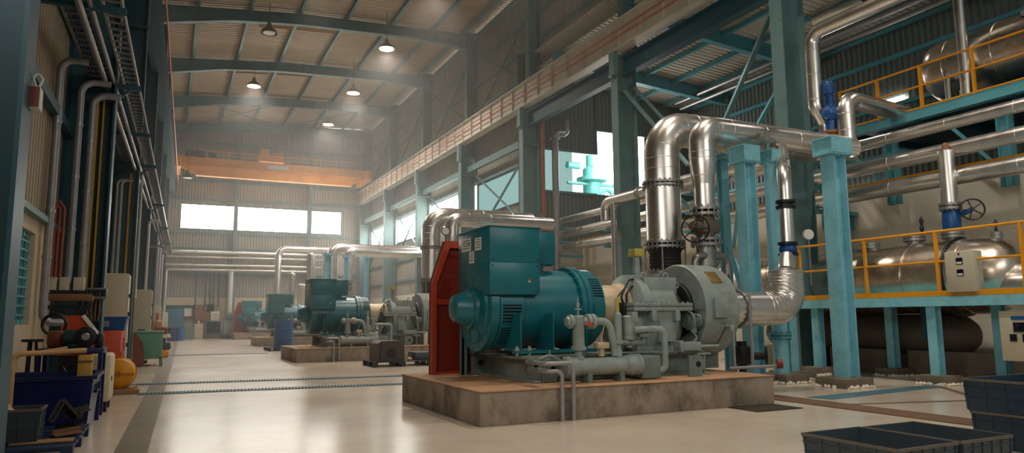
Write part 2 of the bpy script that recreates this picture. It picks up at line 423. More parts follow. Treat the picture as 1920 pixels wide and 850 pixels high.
k = 5
for i in range(2, 6):   # window band between the columns
    y0, y1 = YC[i]+0.3, YC[i+1]-0.3
    if i == 2: y0 = YA+0.3
    m = MB(); m.box(XR-0.05, XR+0.05, y0, y1, 7.45, 7.55); m.box(XR-0.05, XR+0.05, y0, y1, 9.35, 9.45)
    m.box(XR-0.05, XR+0.05, y0, y0+0.08, 7.5, 9.4); m.box(XR-0.05, XR+0.05, y1-0.08, y1, 7.5, 9.4)
    w = struct(m, 'window_%d' % k, STEEL); k += 1
    pn = sheet(corr(y0, y1, 0.3, 0.03, None, None), lambda a, o: (XR+0.08+o, a, 7.5), lambda a, o: (XR+0.08+o, a, 9.4))
    pn.build('window_pane', WINC if i == 2 else WINW, w, flat=True)

# ledge roof over the annex, seen above the girder
m = sheet(corr(12.0, YA+0.4, 0.3, 0.05, None, None), lambda a, o: (XR-0.25, a, 14.95+o), lambda a, o: (18.0, a, 13.95+o))
s = sheet(corr(2.0, YA+0.4, 0.3, 0.05, None, None), lambda a, o: (16.3, a, 14.05+o), lambda a, o: (26.7, a, 13.3+o)); m.add(s.v, s.f)
struct(m, 'ceiling_side', mat('annex roof sheeting', (186, 182, 168), 0.6, 0.1, 0.06, 0.4))
# annex end wall with openings
def piece(x0, x1, a, b):
    return sheet(corr(x0, x1, 0.24, 0.045, None, None), lambda t, o: (t, YA+o, a), lambda t, o: (t, YA+o, b))
m = MB()
for x0, x1, a, b in ((15.6, 24.6, 4.9, 7.95), (24.6, 26.6, 4.9, 13.4), (15.6, 16.9, 7.95, 10.1), (15.6, 20.2, 10.1, 15), (21.65, 22.35, 7.95, 11.4), (23.4, 24.6, 7.95, 11.4), (20.2, 24.6, 11.4, 13.9)):
    p = piece(x0, x1, a, b); m.add(p.v, p.f)
struct(m, 'wall_side', SHEETG)
struct(MB().box(15.6, 26.6, YA, YA+0.25, 0, 4.9), 'wall_side', WHITEW)
m = MB(); m.box(16.9, 20.2, YA-0.08, YA+0.02, 7.85, 7.97); m.box(16.9, 20.2, YA-0.08, YA+0.02, 10.08, 10.2); m.box(20.17, 20.25, YA-0.06, YA+0.02, 10.1, 11.4); m.box(20.2, 24.6, YA-0.06, YA+0.02, 11.38, 11.48)
w = struct(m, 'window_9', STEEL)
MB().box(20.25, 21.65, YA+0.3, YA+0.32, 8.9, 11.4).build('window_pane', WINW, w)
MB().box(22.35, 23.4, YA+0.1, YA+0.12, 7.95, 11.4).build('window_pane', WINW, w)
# outside, seen through that opening: a pale sheeted building and teal process vessels
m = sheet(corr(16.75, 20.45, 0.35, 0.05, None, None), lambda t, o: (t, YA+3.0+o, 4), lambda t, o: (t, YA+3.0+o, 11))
o = m.build('outside_building_wall', WINC); tag(o, 'pale cyan sheeted building seen through the high opening beside the white glare', 'building')  # wall emits by itself: its daylight is put into the sheet colour
LTEAL = emit('daylit teal vessel', (70, 190, 190), 0.45)
t = thing('process_vessel', 'turquoise process vessel outside the high opening in the side bay', 'vessel', (21.3, YA+2.2, 0))
m = MB(); m.lathe((21.3, YA+2.2, 0), (21.3, YA+2.2, 7), [(0, .6), (5, .6)]).lathe((21.3, YA+2.2, 5), (21.3, YA+2.2, 12), [(0, .5), (3.0, .5), (3.2, .75), (3.3, .75), (3.3, .5), (4.0, .5), (4.1, .85), (4.3, .85), (4.3, .5), (4.8, .5), (5.0, .3), (5.6, .3)], 24)
m.build('vessel_shell', mat('turquoise vessel paint', (96, 186, 182), 0.4), t)
m = MB(); m.tube([(19.6, YA+2.0, 8.9), (23.0, YA+2.0, 8.9)], 0.09, 10); m.tube([(19.6, YA+2.0, 9.9), (20.4, YA+2.0, 9.9)], 0.2, 12); m.ring((22.2, YA+2.0, 8.3), (0, 1, 0), 0.35, 0.12)
m.build('vessel_pipework', MATS['turquoise vessel paint'], t)
# annex side walls: white lower wall, void, upper dark sheeting
struct(MB().box(18.9, 19.15, 3, YA, 0, 4.95), 'wall_side', WHITEW)
m = sheet(corr(3, YA, 0.26, 0.05, None, None), lambda a, o: (26.5+o, a, 4.9), lambda a, o: (26.5+o, a, 13.4)); struct(m, 'wall_side', SHEETG)
struct(MB().box(19.1, 26.5, 3, YA, 4.85, 4.95), 'floor_side', PAD)
for z in (8.0, 10.0, 12.0, 13.2): struct(MB().box(26.3, 26.45, 3, YA, z-0.08, z+0.08), 'beam', SKYT)
# annex roof beams and purlins
for y in (YC[0]-8.27, YC[0], YC[1], 28.4):
    m = MB().ibeam((15.9, y, 13.75), (26.4, y, 13.0), 0.3, 0.6, 0.03); struct(m, 'beam', SKYT)
for x in (17.5, 19.3, 21.1, 22.9, 24.7):
    m = MB().bar((x, 3, 13.95-(x-16)*0.072), (x, YA, 13.95-(x-16)*0.072), 0.14, 0.2); struct(m, 'beam', SKYT)

# ---------------------------------------------------------------- steelwork
for i, y in enumerate(YC):          # right columns
    m = MB().ibeam((15.85, y, 0), (15.85, y, 11.85), 0.44, 0.9, 0.04, up=(1, 0, 0), tw=0.03)
    m.box(15.4, 16.3, y-0.25, y+0.25, 0, 0.05)
    m.box(15.28, 15.42, y-0.16, y+0.16, 10.95, 11.85)      # bracket below the girder
    m.box(15.25, 15.45, y-0.22, y+0.22, 10.9, 10.96)
    if 0 < i: m.box(15.42, 16.28, y-0.215, y+0.215, 10.0, 10.03)
    struct(m, 'column', STEEL)
    m = MB().ibeam((16.1, y, 11.85), (16.1, y, ZR(16.1)+0.2), 0.4, 0.6, 0.035, up=(1, 0, 0)); struct(m, 'column', STEEL)
for i, y in enumerate(YL):          # window wall columns
    x = XF(y); d = 0.86
    m = MB().ibeam((x-d/2, y, 0), (x-d/2, y, 11.9), 0.5, d, 0.04, up=(1, 0, 0), tw=0.03)
    m.box(x-d, x+0.02, y-0.28, y+0.28, 10.65, 10.72)
    struct(m, 'column', STEELD)
    m = MB().box(x-d+0.03, x-0.04, y-0.05, y+0.05, 11.9, ZR(x)+0.1); struct(m, 'column', STEELD)
# longitudinal girders
def girder(x, y0, y1, z0, z1, name, xs=None):
    xs = xs or (lambda y: x)
    m = MB(); n = 2
    t = 0.03
    m.bar((xs(y0), y0, z0+0.02), (xs(y1), y1, z0+0.02), 0.5, 0.04)
    m.bar((xs(y0), y0, z1-0.02), (xs(y1), y1, z1-0.02), 0.5, 0.04)
    m.bar((xs(y0)-0.06, y0, (z0+z1)/2), (xs(y1)-0.06, y1, (z0+z1)/2), 0.03, z1-z0-0.08)
    y = y0+0.3
    while y < y1:
        m.box(xs(y)-0.17, xs(y)+0.05, y-0.03, y+0.03, z0+0.04, z1-0.04); y += 8.27/6
    m.bar((xs(y0), y0, z1+0.06), (xs(y1), y1, z1+0.06), 0.1, 0.12)
    return m
t = thing('crane_rail_girder', 'long pale crane runway girder with copper bars above the pipe side columns', 'crane girder', (15.55, 35, 11.87))
girder(15.55, 4.0, Y1-0.2, 11.87, 13.08, '').build('girder_beam', mat('pale girder paint', (196, 190, 176), 0.5, 0, 0.1, 1.0), t, flat=True)
for z in (12.35, 12.62):
    MB().cyl((15.32, 4, z), (15.32, Y1-0.3, z), 0.025, n=8).build('conductor_bar', COPPER, t)
t = thing('crane_rail_girder', 'dark teal crane runway girder high along the window wall columns with a rust red conductor', 'crane girder', (-1.2, 30, 11.9))
girder(0, 4.0, Y1-0.2, 11.9, 13.1, '', xs=lambda y: -1.62+0.0235*y).build('girder_beam', STEELD, t, flat=True)
MB().cyl((-1.08, 4, 12.5), (-1.08+0.0235*60, Y1-0.3, 12.5), 0.035, n=8).build('conductor_bar', COPPER, t)
# beam tying the right columns under the girder (open bays of the annex)
for i in range(0, 4):
    y0, y1 = (5.0, YC[0]) if i == 0 else (YC[i-1], YC[i])
    if i == 3: continue
    m = MB().ibeam((15.75, y0+0.2, 11.25), (15.75, y1-0.2, 11.25), 0.35, 0.75, 0.03); struct(m, 'beam', STEELD)
for i in range(2, 6):
    m = MB().bar((15.9, YC[i]+0.2, 10.3), (15.9, YC[i+1]-0.2, 10.3), 0.2, 0.35); struct(m, 'beam', STEEL)
# roof frames
for i, y in enumerate(YC[1:]):
    m = MB(); xs = [-1.0+17.0*k/24 for k in range(25)]
    dep = lambda x: 0.62 + 0.35*max(0, 1-(x+1)/3.5) + 0.35*max(0, (x-12.5)/3.5)
    for xa, xb in zip(xs, xs[1:]):
        za, zb = ZR(xa), ZR(xb); da, db = dep(xa), dep(xb)
        for (w, ua, la, ub, lb) in ((0.32, 0, -0.035, 0, -0.035), (0.03, 0, -da, 0, -db), (0.32, -da+0.035, -da, -db+0.035, -db)):
            m.add([(xa,y-w/2,za+la),(xb,y-w/2,zb+lb),(xb,y+w/2,zb+lb),(xa,y+w/2,za+la),(xa,y-w/2,za+ua),(xb,y-w/2,zb+ub),(xb,y+w/2,zb+ub),(xa,y+w/2,za+ua)],
                  [(0,3,2,1),(4,5,6,7),(0,1,5,4),(1,2,6,5),(2,3,7,6),(3,0,4,7)])
    for k in (3, 6, 9, 12, 15, 18, 21):
        x = xs[k]; m.box(x-0.015, x+0.015, y-0.14, y+0.14, ZR(x)-dep(x), ZR(x))
    struct(m, 'beam', STEEL)
for x in (0.7, 3.3, 5.9, 8.5, 11.1, 13.7):
    m = MB().ibeam((x, 12, ZR(x)+0.14), (x, Y1, ZR(x)+0.14), 0.16, 0.26, 0.02); struct(m, 'beam', STEEL)
for x in (16.2, 15.5):
    m = MB().bar((x, 12, ZR(x)-0.35 if x > 16 else ZR(x)-0.05), (x, Y1, ZR(x)-0.35 if x > 16 else ZR(x)-0.05), 0.15, 0.2); struct(m, 'beam', STEEL)
# diagonal bracing on the right wall and below the roof
def brace(a, b, w=0.09, mt=STEEL): struct(MB().bar(a, b, w, w*0.5), 'beam', mt)
for i in (2, 3, 4, 5):
    brace((16.25, YC[i]+0.3, 13.3), (16.25, YC[i+1]-0.3, 17.6)); brace((16.3, YC[i]+0.3, 17.6), (16.3, YC[i+1]-0.3, 13.3))
for i in (2, 3, 4, 5):
    brace((16.1, YC[i]+0.3, 5.8), (16.1, YC[i+1]-0.3, 10.2), 0.12); brace((16.15, YC[i]+0.3, 10.2), (16.15, YC[i+1]-0.3, 5.8), 0.12)
brace((15.75, YC[0]+0.25, 10.7), (15.75, YC[0]+4.1, 5.8), 0.16); brace((16.05, YC[0]+0.25, 8.6), (16.05, YC[0]+3.4, 5.4), 0.14, SKYT)
brace((15.75, YC[1]-0.2, 10.3), (15.75, YC[1]-3.8, 6.6), 0.16); brace((16.1, YC[1]-0.2, 10.6), (16.1, YC[1]-4.6, 6.2), 0.13)
for (a, b) in ((1, 8), (8, 15)):
    brace((a, YC[5], ZR(a)-0.1), (b, YC[6], ZR(b)-0.1)); brace((b, YC[5], ZR(b)-0.12), (a, YC[6], ZR(a)-0.12))
# roof light strips
for (x0, x1, y) in ((4.0, 8.3, 41.6), (2.9, 5.5, 50.3), (6.1, 8.3, 50.3)):
    m = MB().add([(x0, y-0.35, ZR(x0)+0.26), (x1, y-0.35, ZR(x1)+0.26), (x1, y+0.35, ZR(x1)+0.26), (x0, y+0.35, ZR(x0)+0.26)], [(0,1,2,3)])
    m.add([(x0, y-0.35, ZR(x0)+0.24), (x1, y-0.35, ZR(x1)+0.24), (x1, y+0.35, ZR(x1)+0.24), (x0, y+0.35, ZR(x0)+0.24)], [(0,3,2,1)])
    struct(m, 'roof_light', SKYLT)

# floor markings, channels and cover plates
m = MB(); m.add([(XF(-2)+0.8, -2, 0.003), (XF(-2)+1.15, -2, 0.003), (XF(60)+1.15, 60, 0.003), (XF(60)+0.8, 60, 0.003)], [(0,1,2,3)])
struct(m, 'trim_2', DARKPAINT)
struct(MB().box(9.84, 10.46, 1.5, 10.6, 0.0, 0.012), 'trim_3', RUST)
tag(MB().add([(10.66,9.72,0.008),(10.76,9.25,0.008),(14.5,9.68,0.008),(14.62,10.1,0.008),(10.66,9.72,0.0),(10.76,9.25,0.0),(14.5,9.68,0.0),(14.62,10.1,0.0)], [(0,1,2,3),(4,7,6,5),(0,4,5,1),(1,5,6,2),(2,6,7,3),(3,7,4,0)]).build('trench_cover', BLUEPLATE), 'blue grey trench cover plate on the floor in front of the round blue column', 'cover plate')
tag(MB().bbox(8.38, 9.36, 8.62, 9.28, 0.0, 0.014, 0.004).build('floor_plate', PLATE), 'dark square steel floor plate at the corner of the front plinth', 'cover plate')
for a, b in (((14.5, 9.7), (11.5, 6.3)), ((10.5, 8.6), (13.0, 7.9))):
    struct(MB().bar((a[0], a[1], 0.004), (b[0], b[1], 0.004), 0.12, 0.008), 'trim_4', DARKPAINT)
def grating(x0, y0, x1, y1, w, label):
    t = thing('floor_drain', label, 'drain', ((x0+x1)/2, (y0+y1)/2, 0), 'floor drains across the aisle')
    a = Vector((x0, y0, 0.004)); b = Vector((x1, y1, 0.004)); d = (b-a).normalized(); n = Vector((-d.y, d.x, 0))
    MB().bar(a+n*w/2, b+n*w/2, w, 0.006).build('channel', DARKIN, t)
    m = MB()
    for s in (0.02, w-0.02): m.bar(a+n*s+V(0,0,.006), b+n*s+V(0,0,.006), 0.04, 0.012)
    L = (b-a).length; k = 0.05
    while k < L:
        p = a+d*k+V(0,0,.006); m.bar(p+n*0.02, p+n*(w-0.02), 0.035, 0.01); k += 0.07
    m.build('grate', BLUEPLATE, t, flat=True)
grating(-0.76, 19.12, 5.9, 18.26, 0.36, 'grey floor drain grating across the aisle, far one of the near pair')
grating(-0.47, 16.6, 5.2, 16.0, 0.36, 'grey floor drain grating across the aisle, near one of the near pair')
grating(-0.2, 34.3, 4.1, 33.6, 0.4, 'grey floor drain grating across the aisle beside the second plinth')

# ---------------------------------------------------------------- overhead crane
t = thing('overhead_crane', 'yellow overhead travelling crane spanning the hall before the end wall', 'crane', (7.5, 60.6, 12.9))
m = MB().prism([(0.3, 14.3), (0.3, 13.5), (1.6, 12.9), (13.6, 12.9), (15.0, 13.5), (15.0, 14.3)], 'y', 60.4, 60.9); m.build('main_girder', CRANE, t, flat=True)
m = MB().prism([(0.3, 14.5), (0.3, 13.9), (1.6, 13.4), (13.6, 13.4), (15.0, 13.9), (15.0, 14.5)], 'y', 62.4, 62.9); m.build('main_girder', CRANE, t, flat=True)
m = MB().box(1.0, 14.4, 60.1, 61.2, 13.55, 13.62)
for k in range(10): m.bar((1.2+1.4*k, 60.12, 13.6), (1.2+1.4*k, 60.12, 13.2), 0.05)
m.build('walkway', CRANE, t, flat=True)
m = MB().box(1.5, 13.8, 60.38, 60.93, 12.85, 12.9); m.build('lower_flange', CRANE, t, flat=True)
m = MB()
for k in range(12): m.cyl((1.6+1.15*k, 60.5, 14.3), (1.6+1.15*k, 60.5, 14.9), 0.025, n=6)
m.bar((1.6, 60.5, 14.9), (14.25, 60.5, 14.9), 0.05); m.bar((1.6, 60.5, 14.6), (14.25, 60.5, 14.6), 0.04); m.build('handrail', CRANE, t)
for x in (0.15, 15.1): MB().bbox(x-0.25, x+0.25, 59.6, 63.6, 13.3, 14.2, 0.05).build('end_carriage', CRANE, t)
m = MB().bbox(6.2, 8.2, 60.9, 62.4, 14.5, 15.0, 0.05).bbox(6.4, 7.0, 61, 62, 15.0, 15.6, 0.05); m.cyl((7.3, 61.6, 15.2), (8.1, 61.6, 15.2), 0.3, n=16); m.build('trolley', CRANE, t)
MB().box(6.9, 8.5, 60.37, 60.395, 13.75, 14.1).build('name_board', WHITE, t)
m = MB().bbox(0.7, 2.1, 60.0, 60.4, 14.3, 14.75, 0.05); m.cyl((2.3, 60.2, 14.5), (2.9, 60.2, 14.5), 0.2, n=12); m.build('drive_motor', BLACK, t)

# ---------------------------------------------------------------- high bay lamps
def highbay(x, y, z, label, on=True):
    t = thing('high_bay_lamp', label, 'lamp', (x, y, z), 'high bay lamps')
    m = MB(); m.lathe((x, y, z+0.62), (x, y, z), [(0, .06), (0.14, .12), (0.22, .12), (0.3, .16), (0.45, .36), (0.6, .42), (0.62, .42)], 24, caps=False); m.build('reflector', LAMPGREY, t)
    MB().cyl((x, y, z+0.6), (x, y, min(ZR(x), z+2.2)), 0.02, n=6).build('hanger', LAMPGREY, t)
    if on: MB().lathe((x, y, z+0.1), (x, y, z-0.05), [(0, .34), (0.06, .33), (0.12, .2), (0.15, 0.02)], 20, caps=True).build('bulb_lens', LAMP, t)
    else: MB().lathe((x, y, z+0.1), (x, y, z), [(0, .34), (0.1, .3)], 20).build('bulb_lens', WHITE, t)
    return t
highbay(10.3, 37.3, 16.4, 'glowing high bay lamp just behind the first roof beam in view')
highbay(10.45, 45.9, 16.4, 'glowing high bay lamp under the second roof beam in view, nearer the crane rail')
highbay(4.32, 47.1, 16.4, 'glowing high bay lamp under the second roof beam, alone over the aisle')
highbay(10.5, 54.4, 16.4, 'glowing high bay lamp under the third roof beam, above the crane')
highbay(4.1, 37.7, 16.4, 'unlit dark high bay lamp beside the roof light strip', on=False)
highbay(0.9, 59.0, 12.3, 'small pale lamp hanging below the wall end of the crane', on=False)
# ================================================================ machine sets (built once, copied down the hall)
AY, AZ = 11.2, 1.66
def rot_about_x(m, yc, zc, deg):
    c, s = math.cos(math.radians(deg)), math.sin(math.radians(deg))
    m.v = [(x, yc+(y-yc)*c-(z-zc)*s, zc+(y-yc)*s+(z-zc)*c) for x, y, z in m.v]; return m

def plinth(label):
    t = thing('concrete_plinth', label, 'plinth', (6.7, 11.1, 0), 'concrete machine plinths')
    MB().bbox(3.97, 9.45, 9.31, 12.98, 0, 0.462, 0.015).build('plinth_block', CONC, t)
    MB().bbox(3.955, 9.465, 9.295, 12.995, 0.462, 0.485, 0.01).build('plinth_top', CONCT, t)
    return t
def generator(label):
    t = thing('generator', label, 'generator', (5.7, AY, 0.9), 'teal generators')
    A = lambda x: (x, AY, AZ)
    m = MB().lathe(A(4.78), A(6.4), [(0, .69), (0.5, .69), (0.52, .665), (1.62, .665)], 56); m.build('drum', TEAL, t)
    m = MB().lathe(A(4.82), A(4.48), [(0, .725), (0.14, .725), (0.155, .70), (0.155, .60), (0.19, .57), (0.20, .36), (0.24, .34), (0.26, .33)], 56)
    for q in range(8):
        a = 2*PI*q/8+0.2; c, s = math.cos(a), math.sin(a)
        m.bar((4.655, AY+c*.36, AZ+s*.36), (4.655, AY+c*.56, AZ+s*.56), 0.03, 0.09, up=(1, 0, 0))
    m.bolts(A(4.665), (1, 0, 0), .665, 20, .016, .03); m.ring(A(4.66), (1, 0, 0), .55, .02, 48, 8)
    m.build('end_bell', TEAL, t)
    m = MB().lathe(A(4.60), A(4.28), [(0, .345), (0.05, .335), (0.06, .31), (0.30, .215), (0.315, .20), (0.32, .19)], 40); m.build('nose_cone', TEAL, t)
    # louvred inlet on the near side of the drum
    m = MB().curvepanel(4.84, 5.26, AY, AZ, .68, .715, 12, 4).curvepanel(4.84, 5.26, AY, AZ, .68, .715, -58, -64)
    m.curvepanel(4.84, 4.88, AY, AZ, .68, .715, 4, -58).curvepanel(5.22, 5.26, AY, AZ, .68, .715, 4, -58).curvepanel(4.88, 5.22, AY, AZ, .68, .712, -22, -27)
    g = m.build('inlet_grille', TEAL, t)
    MB().curvepanel(4.88, 5.22, AY, AZ, .66, .694, 4, -58).build('grille_backing', DARKIN, g)
    m = MB()
    for k in range(14):
        a = 2-4.4*k
        if -28 < a < -20: continue
        m.curvepanel(4.88, 5.22, AY, AZ, .69, .712, a, a-1.5, 2)
    m.build('louvre_slat', TEAL, g)
    m = MB().lathe(A(6.36), A(6.56), [(0, .70), (0.02, .735), (0.09, .735), (0.10, .715), (0.12, .715), (0.13, .735), (0.2, .735)], 56).bolts(A(6.355), (1, 0, 0), .71, 24, .018, .04); m.build('flange_ring', TEAL, t)
    m = MB().lathe(A(6.54), A(6.9), [(0, .70), (0.28, .69), (0.34, .64), (0.36, .45)], 56); s = m.build('fan_shroud', TEAL, t)
    m = MB().curvepanel(6.6, 6.82, AY, AZ, .68, .698, 48, 16); m.build('vent_backing', DARKIN, s)
    m = MB()
    for k in range(8): m.curvepanel(6.6, 6.82, AY, AZ, .695, .712, 47-4*k, 45.2-4*k, 2)
    m.curvepanel(6.58, 6.61, AY, AZ, .69, .71, 49, 15).curvepanel(6.81, 6.84, AY, AZ, .69, .71, 49, 15)
    m.curvepanel(6.6, 6.82, AY, AZ, .69, .708, 4, -26).curvepanel(6.62, 6.8, AY, AZ, .69, .716, 2, -24)
    m.build('vent_slat', TEAL, s)
    # terminal box
    m = MB().bbox(4.62, 5.53, 10.43, 11.79, 1.87, 2.395, 0.012).bbox(4.62, 5.53, 10.43, 11.79, 2.40, 2.97, 0.012).box(4.63, 5.52, 10.44, 11.78, 2.38, 2.41)
    b = m.build('terminal_box', TEAL, t)
    MB().bbox(4.60, 5.55, 10.41, 11.81, 2.965, 2.99, 0.008).build('box_lid', TEAL, b)
    def lab(y0, y1, z0, z1, rows):
        p = MB().box(4.612, 4.62, y0, y1, z0, z1).build('name_plate', WHITE, b)
    m = MB()
    for (y0, y1, z0, z1) in ((11.22, 11.62, 2.64, 2.86), (10.77, 11.03, 2.62, 2.83), (11.08, 11.28, 2.42, 2.62)):
        lab(y0, y1, z0, z1, 4)
        for k in range(4):
            z = z0+(z1-z0)*(0.2+0.2*k); m.box(4.609, 4.613, y0+0.03, y1-0.03-0.05*(k % 2), z, z+0.012)
    m.cyl((4.607, 11.28, 2.76), (4.613, 11.28, 2.76), 0.022, n=12)
    m.build('plate_print', INK, b)
    MB().prism([(5.30, 2.07), (5.36, 2.07), (5.33, 2.125)], 'y', 10.422, 10.431).build('warning_sticker', YEL, b)
    m = MB()
    for z in (1.92, 2.34, 2.44): m.cyl((5.48, 10.425, z), (5.48, 10.43, z), 0.012, n=8); m.cyl((4.67, 10.425, z), (4.67, 10.43, z), 0.012, n=8)
    m.build('box_screw', BLACK, b)
    m = MB().bbox(5.53, 6.08, 10.9, 11.6, 2.41, 2.98, 0.01).box(5.56, 6.05, 10.95, 11.55, 2.39, 2.42); j = m.build('junction_box', TEAL, t)
    MB().plate([(5.6, 10.92, 2.42), (5.86, 10.92, 2.42), (5.84, 10.92, 2.1), (5.78, 10.92, 1.98)], (0, 1, 0), 0.02).build('gusset', STEELD, j)
    # ribs and feet
    for y0, sgn in ((10.25, -1), (12.15, 1)):
        m = MB().box(4.95, 6.45, y0-0.07, y0+0.07, .93, .98)
        for x in (5.08, 5.67, 6.3):
            ye = AY+sgn*0.62
            m.plate([(x-0.012, y0-sgn*0.0, .96), (x-0.012, AY+sgn*0.35, .96), (x-0.012, AY+sgn*0.40, 1.08), (x-0.012, AY+sgn*0.67, 1.55), (x-0.012, y0+sgn*0.0, 1.58)], (1, 0, 0), 0.024)
        m.build('foot', TEAL, t)
    for x in (4.98, 5.2, 6.2): MB().cyl((x, 10.2, .9), (x, 10.2, 1.05), 0.022, n=6).cyl((x, 10.2, .98), (x, 10.2, 1.015), 0.04, n=6).build('anchor_bolt', GREY, t)
    return t
def skid(label):
    t = thing('base_frame', label, 'base frame', (6.9, 11.2, 0.485), 'machine base frames')
    for x in (5.32, 8.55): MB().ibeam((x, 10.0, .675), (x, 12.4, .675), .3, .37, .03).build('cross_beam', GREY, t)
    for y in (10.25, 12.15): MB().ibeam((5.47, y, .675), (8.4, y, .675), .25, .37, .03).build('side_beam', GREYD, t)
    for x, y in ((5.47, 10.0), (8.15, 9.75), (5.18, 12.2)):
        m = MB()
        pts = [(x+0.17*math.cos(a), .50+.17+0.18*math.sin(a)) for a in [PI*k/8-PI/4 for k in range(9)]]
        poly = [(x-0.16, .49), (x+0.1, .49)] + [(x+0.02+0.15*math.cos(a), .69+0.16*math.sin(a)) for a in [-PI/3+PI*0.95*k/9 for k in range(10)]] + [(x-0.16, .85)]
        m.prism(poly, 'y', y-0.02, y+0.02); l = m.build('lifting_lug', GREYD, t)
        MB().cyl((x+0.03, y-0.03, .69), (x+0.03, y+0.03, .69), 0.05, n=16).build('lug_hole', BLACK, l)
    m = MB().box(5.0, 8.6, 10.05, 10.4, .86, .90).box(5.0, 8.6, 12.0, 12.3, .86, .90).box(6.6, 8.6, 10.05, 12.3, .855, .88); m.build('mounting_plate', GREYD, t)
    return t
def turbine(label):
    t = thing('turbine', label, 'turbine', (8.6, AY, 0.9), 'grey green turbines')
    A = lambda x: (x, AY, AZ)
    MB().lathe(A(6.88), A(7.62), [(0, .30), (0.05, .40), (0.1, .42), (0.6, .42), (0.66, .46), (0.74, .46)], 40).build('coupling_guard', TAN, t)
    m = MB().lathe(A(7.45), A(7.95), [(0, .32), (0.06, .36), (0.16, .37), (0.18, .42), (0.28, .42), (0.3, .38), (0.5, .36)], 36).bolts(A(7.62), (1, 0, 0), .395, 14, .018, .05)
    m.build('bearing_housing', GREY, t)
    # split casing: lower body, joint flange, upper cover
    m = MB()
    lo = [(7.42, 1.0), (8.35, .9), (8.35, 1.62), (7.36, 1.62)]
    m.prism([(10.62, .9), (11.8, .9), (11.95, 1.2), (12.0, 1.64), (10.42, 1.64), (10.5, 1.3)], 'x', 7.75, 8.4)
    m.lathe((7.5, AY, 1.35), (8.7, AY, 1.35), [(0, .5), (0.15, .62), (0.9, .62), (1.2, .45)], 32)
    m.box(7.55, 8.5, 10.6, 11.9, .88, 1.0); m.box(7.95, 8.3, 10.46, 10.6, 1.05, 1.62)
    m.build('lower_casing', GREY, t)
    m = MB().bbox(7.36, 8.66, 10.38, 12.02, 1.60, 1.67, 0.008).bbox(7.36, 8.66, 10.38, 12.02, 1.68, 1.74, 0.008)
    for k in range(11): m.cyl((7.44+0.115*k, 10.44, 1.58), (7.44+0.115*k, 10.44, 1.77), 0.018, n=6)
    for x in (7.78, 8.3): m.bbox(x-0.05, x+0.05, 10.36, 10.46, 1.42, 1.62, 0.01)
    m.build('joint_flange', GREY, t)
    m = MB().lathe((7.6, AY, 1.62), (8.62, AY, 1.62), [(0, .5), (0.12, .66), (0.3, .66), (0.34, .58), (0.9, .58), (1.02, .48)], 40)
    m.build('upper_casing', GREY, t)
    m = MB().bbox(7.86, 8.6, 10.75, 11.65, 1.92, 2.22, 0.012)
    bx = m.build('oil_box', GREY, t)
    m = MB()
    for x, y in ((7.98, 10.95), (8.5, 10.95), (8.62, 10.8)): m.ring((x, y, 2.26 if x < 8.6 else 2.08), (0, 1, 0), .055, .015, 20, 8)
    m.build('eyebolt', GREY, bx)
    m = MB().lathe((7.88, 11.0, 1.95), (7.88, 11.0, 2.66), [(0, .13), (0.3, .13), (0.32, .07), (0.5, .07), (0.52, .06), (0.71, .06)], 20)
    b = m.build('breather_pipe', GREY, t)
    MB().bbox(7.77, 7.99, 10.89, 11.11, 2.62, 2.76, 0.01).build('breather_cap', YGREEN, b)
    # spiral drum
    Z = 1.62; B = lambda x: (x, AY, Z)
    m = MB().lathe(B(8.93), B(9.85), [(0, .50), (0.0, .86), (0.03, .885), (0.72, .885), (0.8, .86), (0.86, .76), (0.9, .55), (0.92, .40)], 64)
    d = m.build('volute_drum', GREY, t)
    m = MB().box(9.0, 9.0+0.001, AY-0.5, AY-0.5, 1.0, 1.0)
    MB().lathe(B(8.6), B(8.95), [(0, .34), (0.2, .36), (0.25, .52), (0.35, .54)], 40).build('drum_neck', BLACK, d)
    def onr(xc, ang, w, h, th, mt, nm, r=.885):
        mm = MB().bbox(xc-w/2, xc+w/2, AY-r-th, AY-r+0.02, Z-h/2, Z+h/2, 0.006); rot_about_x(mm, AY, Z, -ang); return mm.build(nm, mt, d)
    onr(9.33, 44, .26, .3, .006, BRASS, 'data_plate')
    onr(9.22, 2, .30, .36, .07, GREY, 'inspection_box')
    m = MB().box(8.915, 8.93, AY-0.85, AY-0.5, 1.60, 1.63); m.build('drum_joint', GREYD, d)
    m = MB().tube([(9.3, AY-0.98, 1.44), (9.42, AY-0.98, 1.44), (9.42, AY-0.98, 1.3)], .02, 8, .04).bbox(9.37, 9.47, AY-1.0, AY-0.9, 1.22, 1.34, 0.01).cyl((9.28, AY-0.97, 1.33), (9.4, AY-0.97, 1.3), .018, n=8)
    m.build('drain_valve', GREY, d)
    MB().tube([(9.3, AY-0.95, 1.3), (9.12, AY-0.9, 1.0), (8.98, AY-0.72, .95)], .012, 6, .1).build('cable', BLACK, d)
    m = MB().box(8.95, 9.75, 11.0, 11.4, .5, .8); m.plate([(8.95, 10.75, .49), (8.95, 11.65, .49), (8.95, 11.45, .9), (8.95, 10.95, .9)], (1, 0, 0), .03); m.build('drum_foot', GREYD, t)
    m = MB().lathe(B(9.82), B(10.02), [(0, .40), (0.0, .47), (0.07, .47), (0.07, .40), (0.12, .40), (0.12, .47), (0.19, .47), (0.2, .40)], 40).bolts(B(9.91), (1, 0, 0), .44, 20, .02, .26)
    m.build('outlet_flange', FLG, t)
    # pumps and small fittings between casing and drum
    m = MB().cyl((8.62, 10.6, 1.42), (8.9, 10.6, 1.42), .13, n=20).cyl((8.66, 10.55, 1.42), (8.72, 10.55, 1.42), .17, n=20).cyl((8.75, 10.5, 1.2), (8.75, 10.5, 1.4), .06, n=14).ring((8.8, 10.45, 1.42), (1, 0, 0), .1, .025)
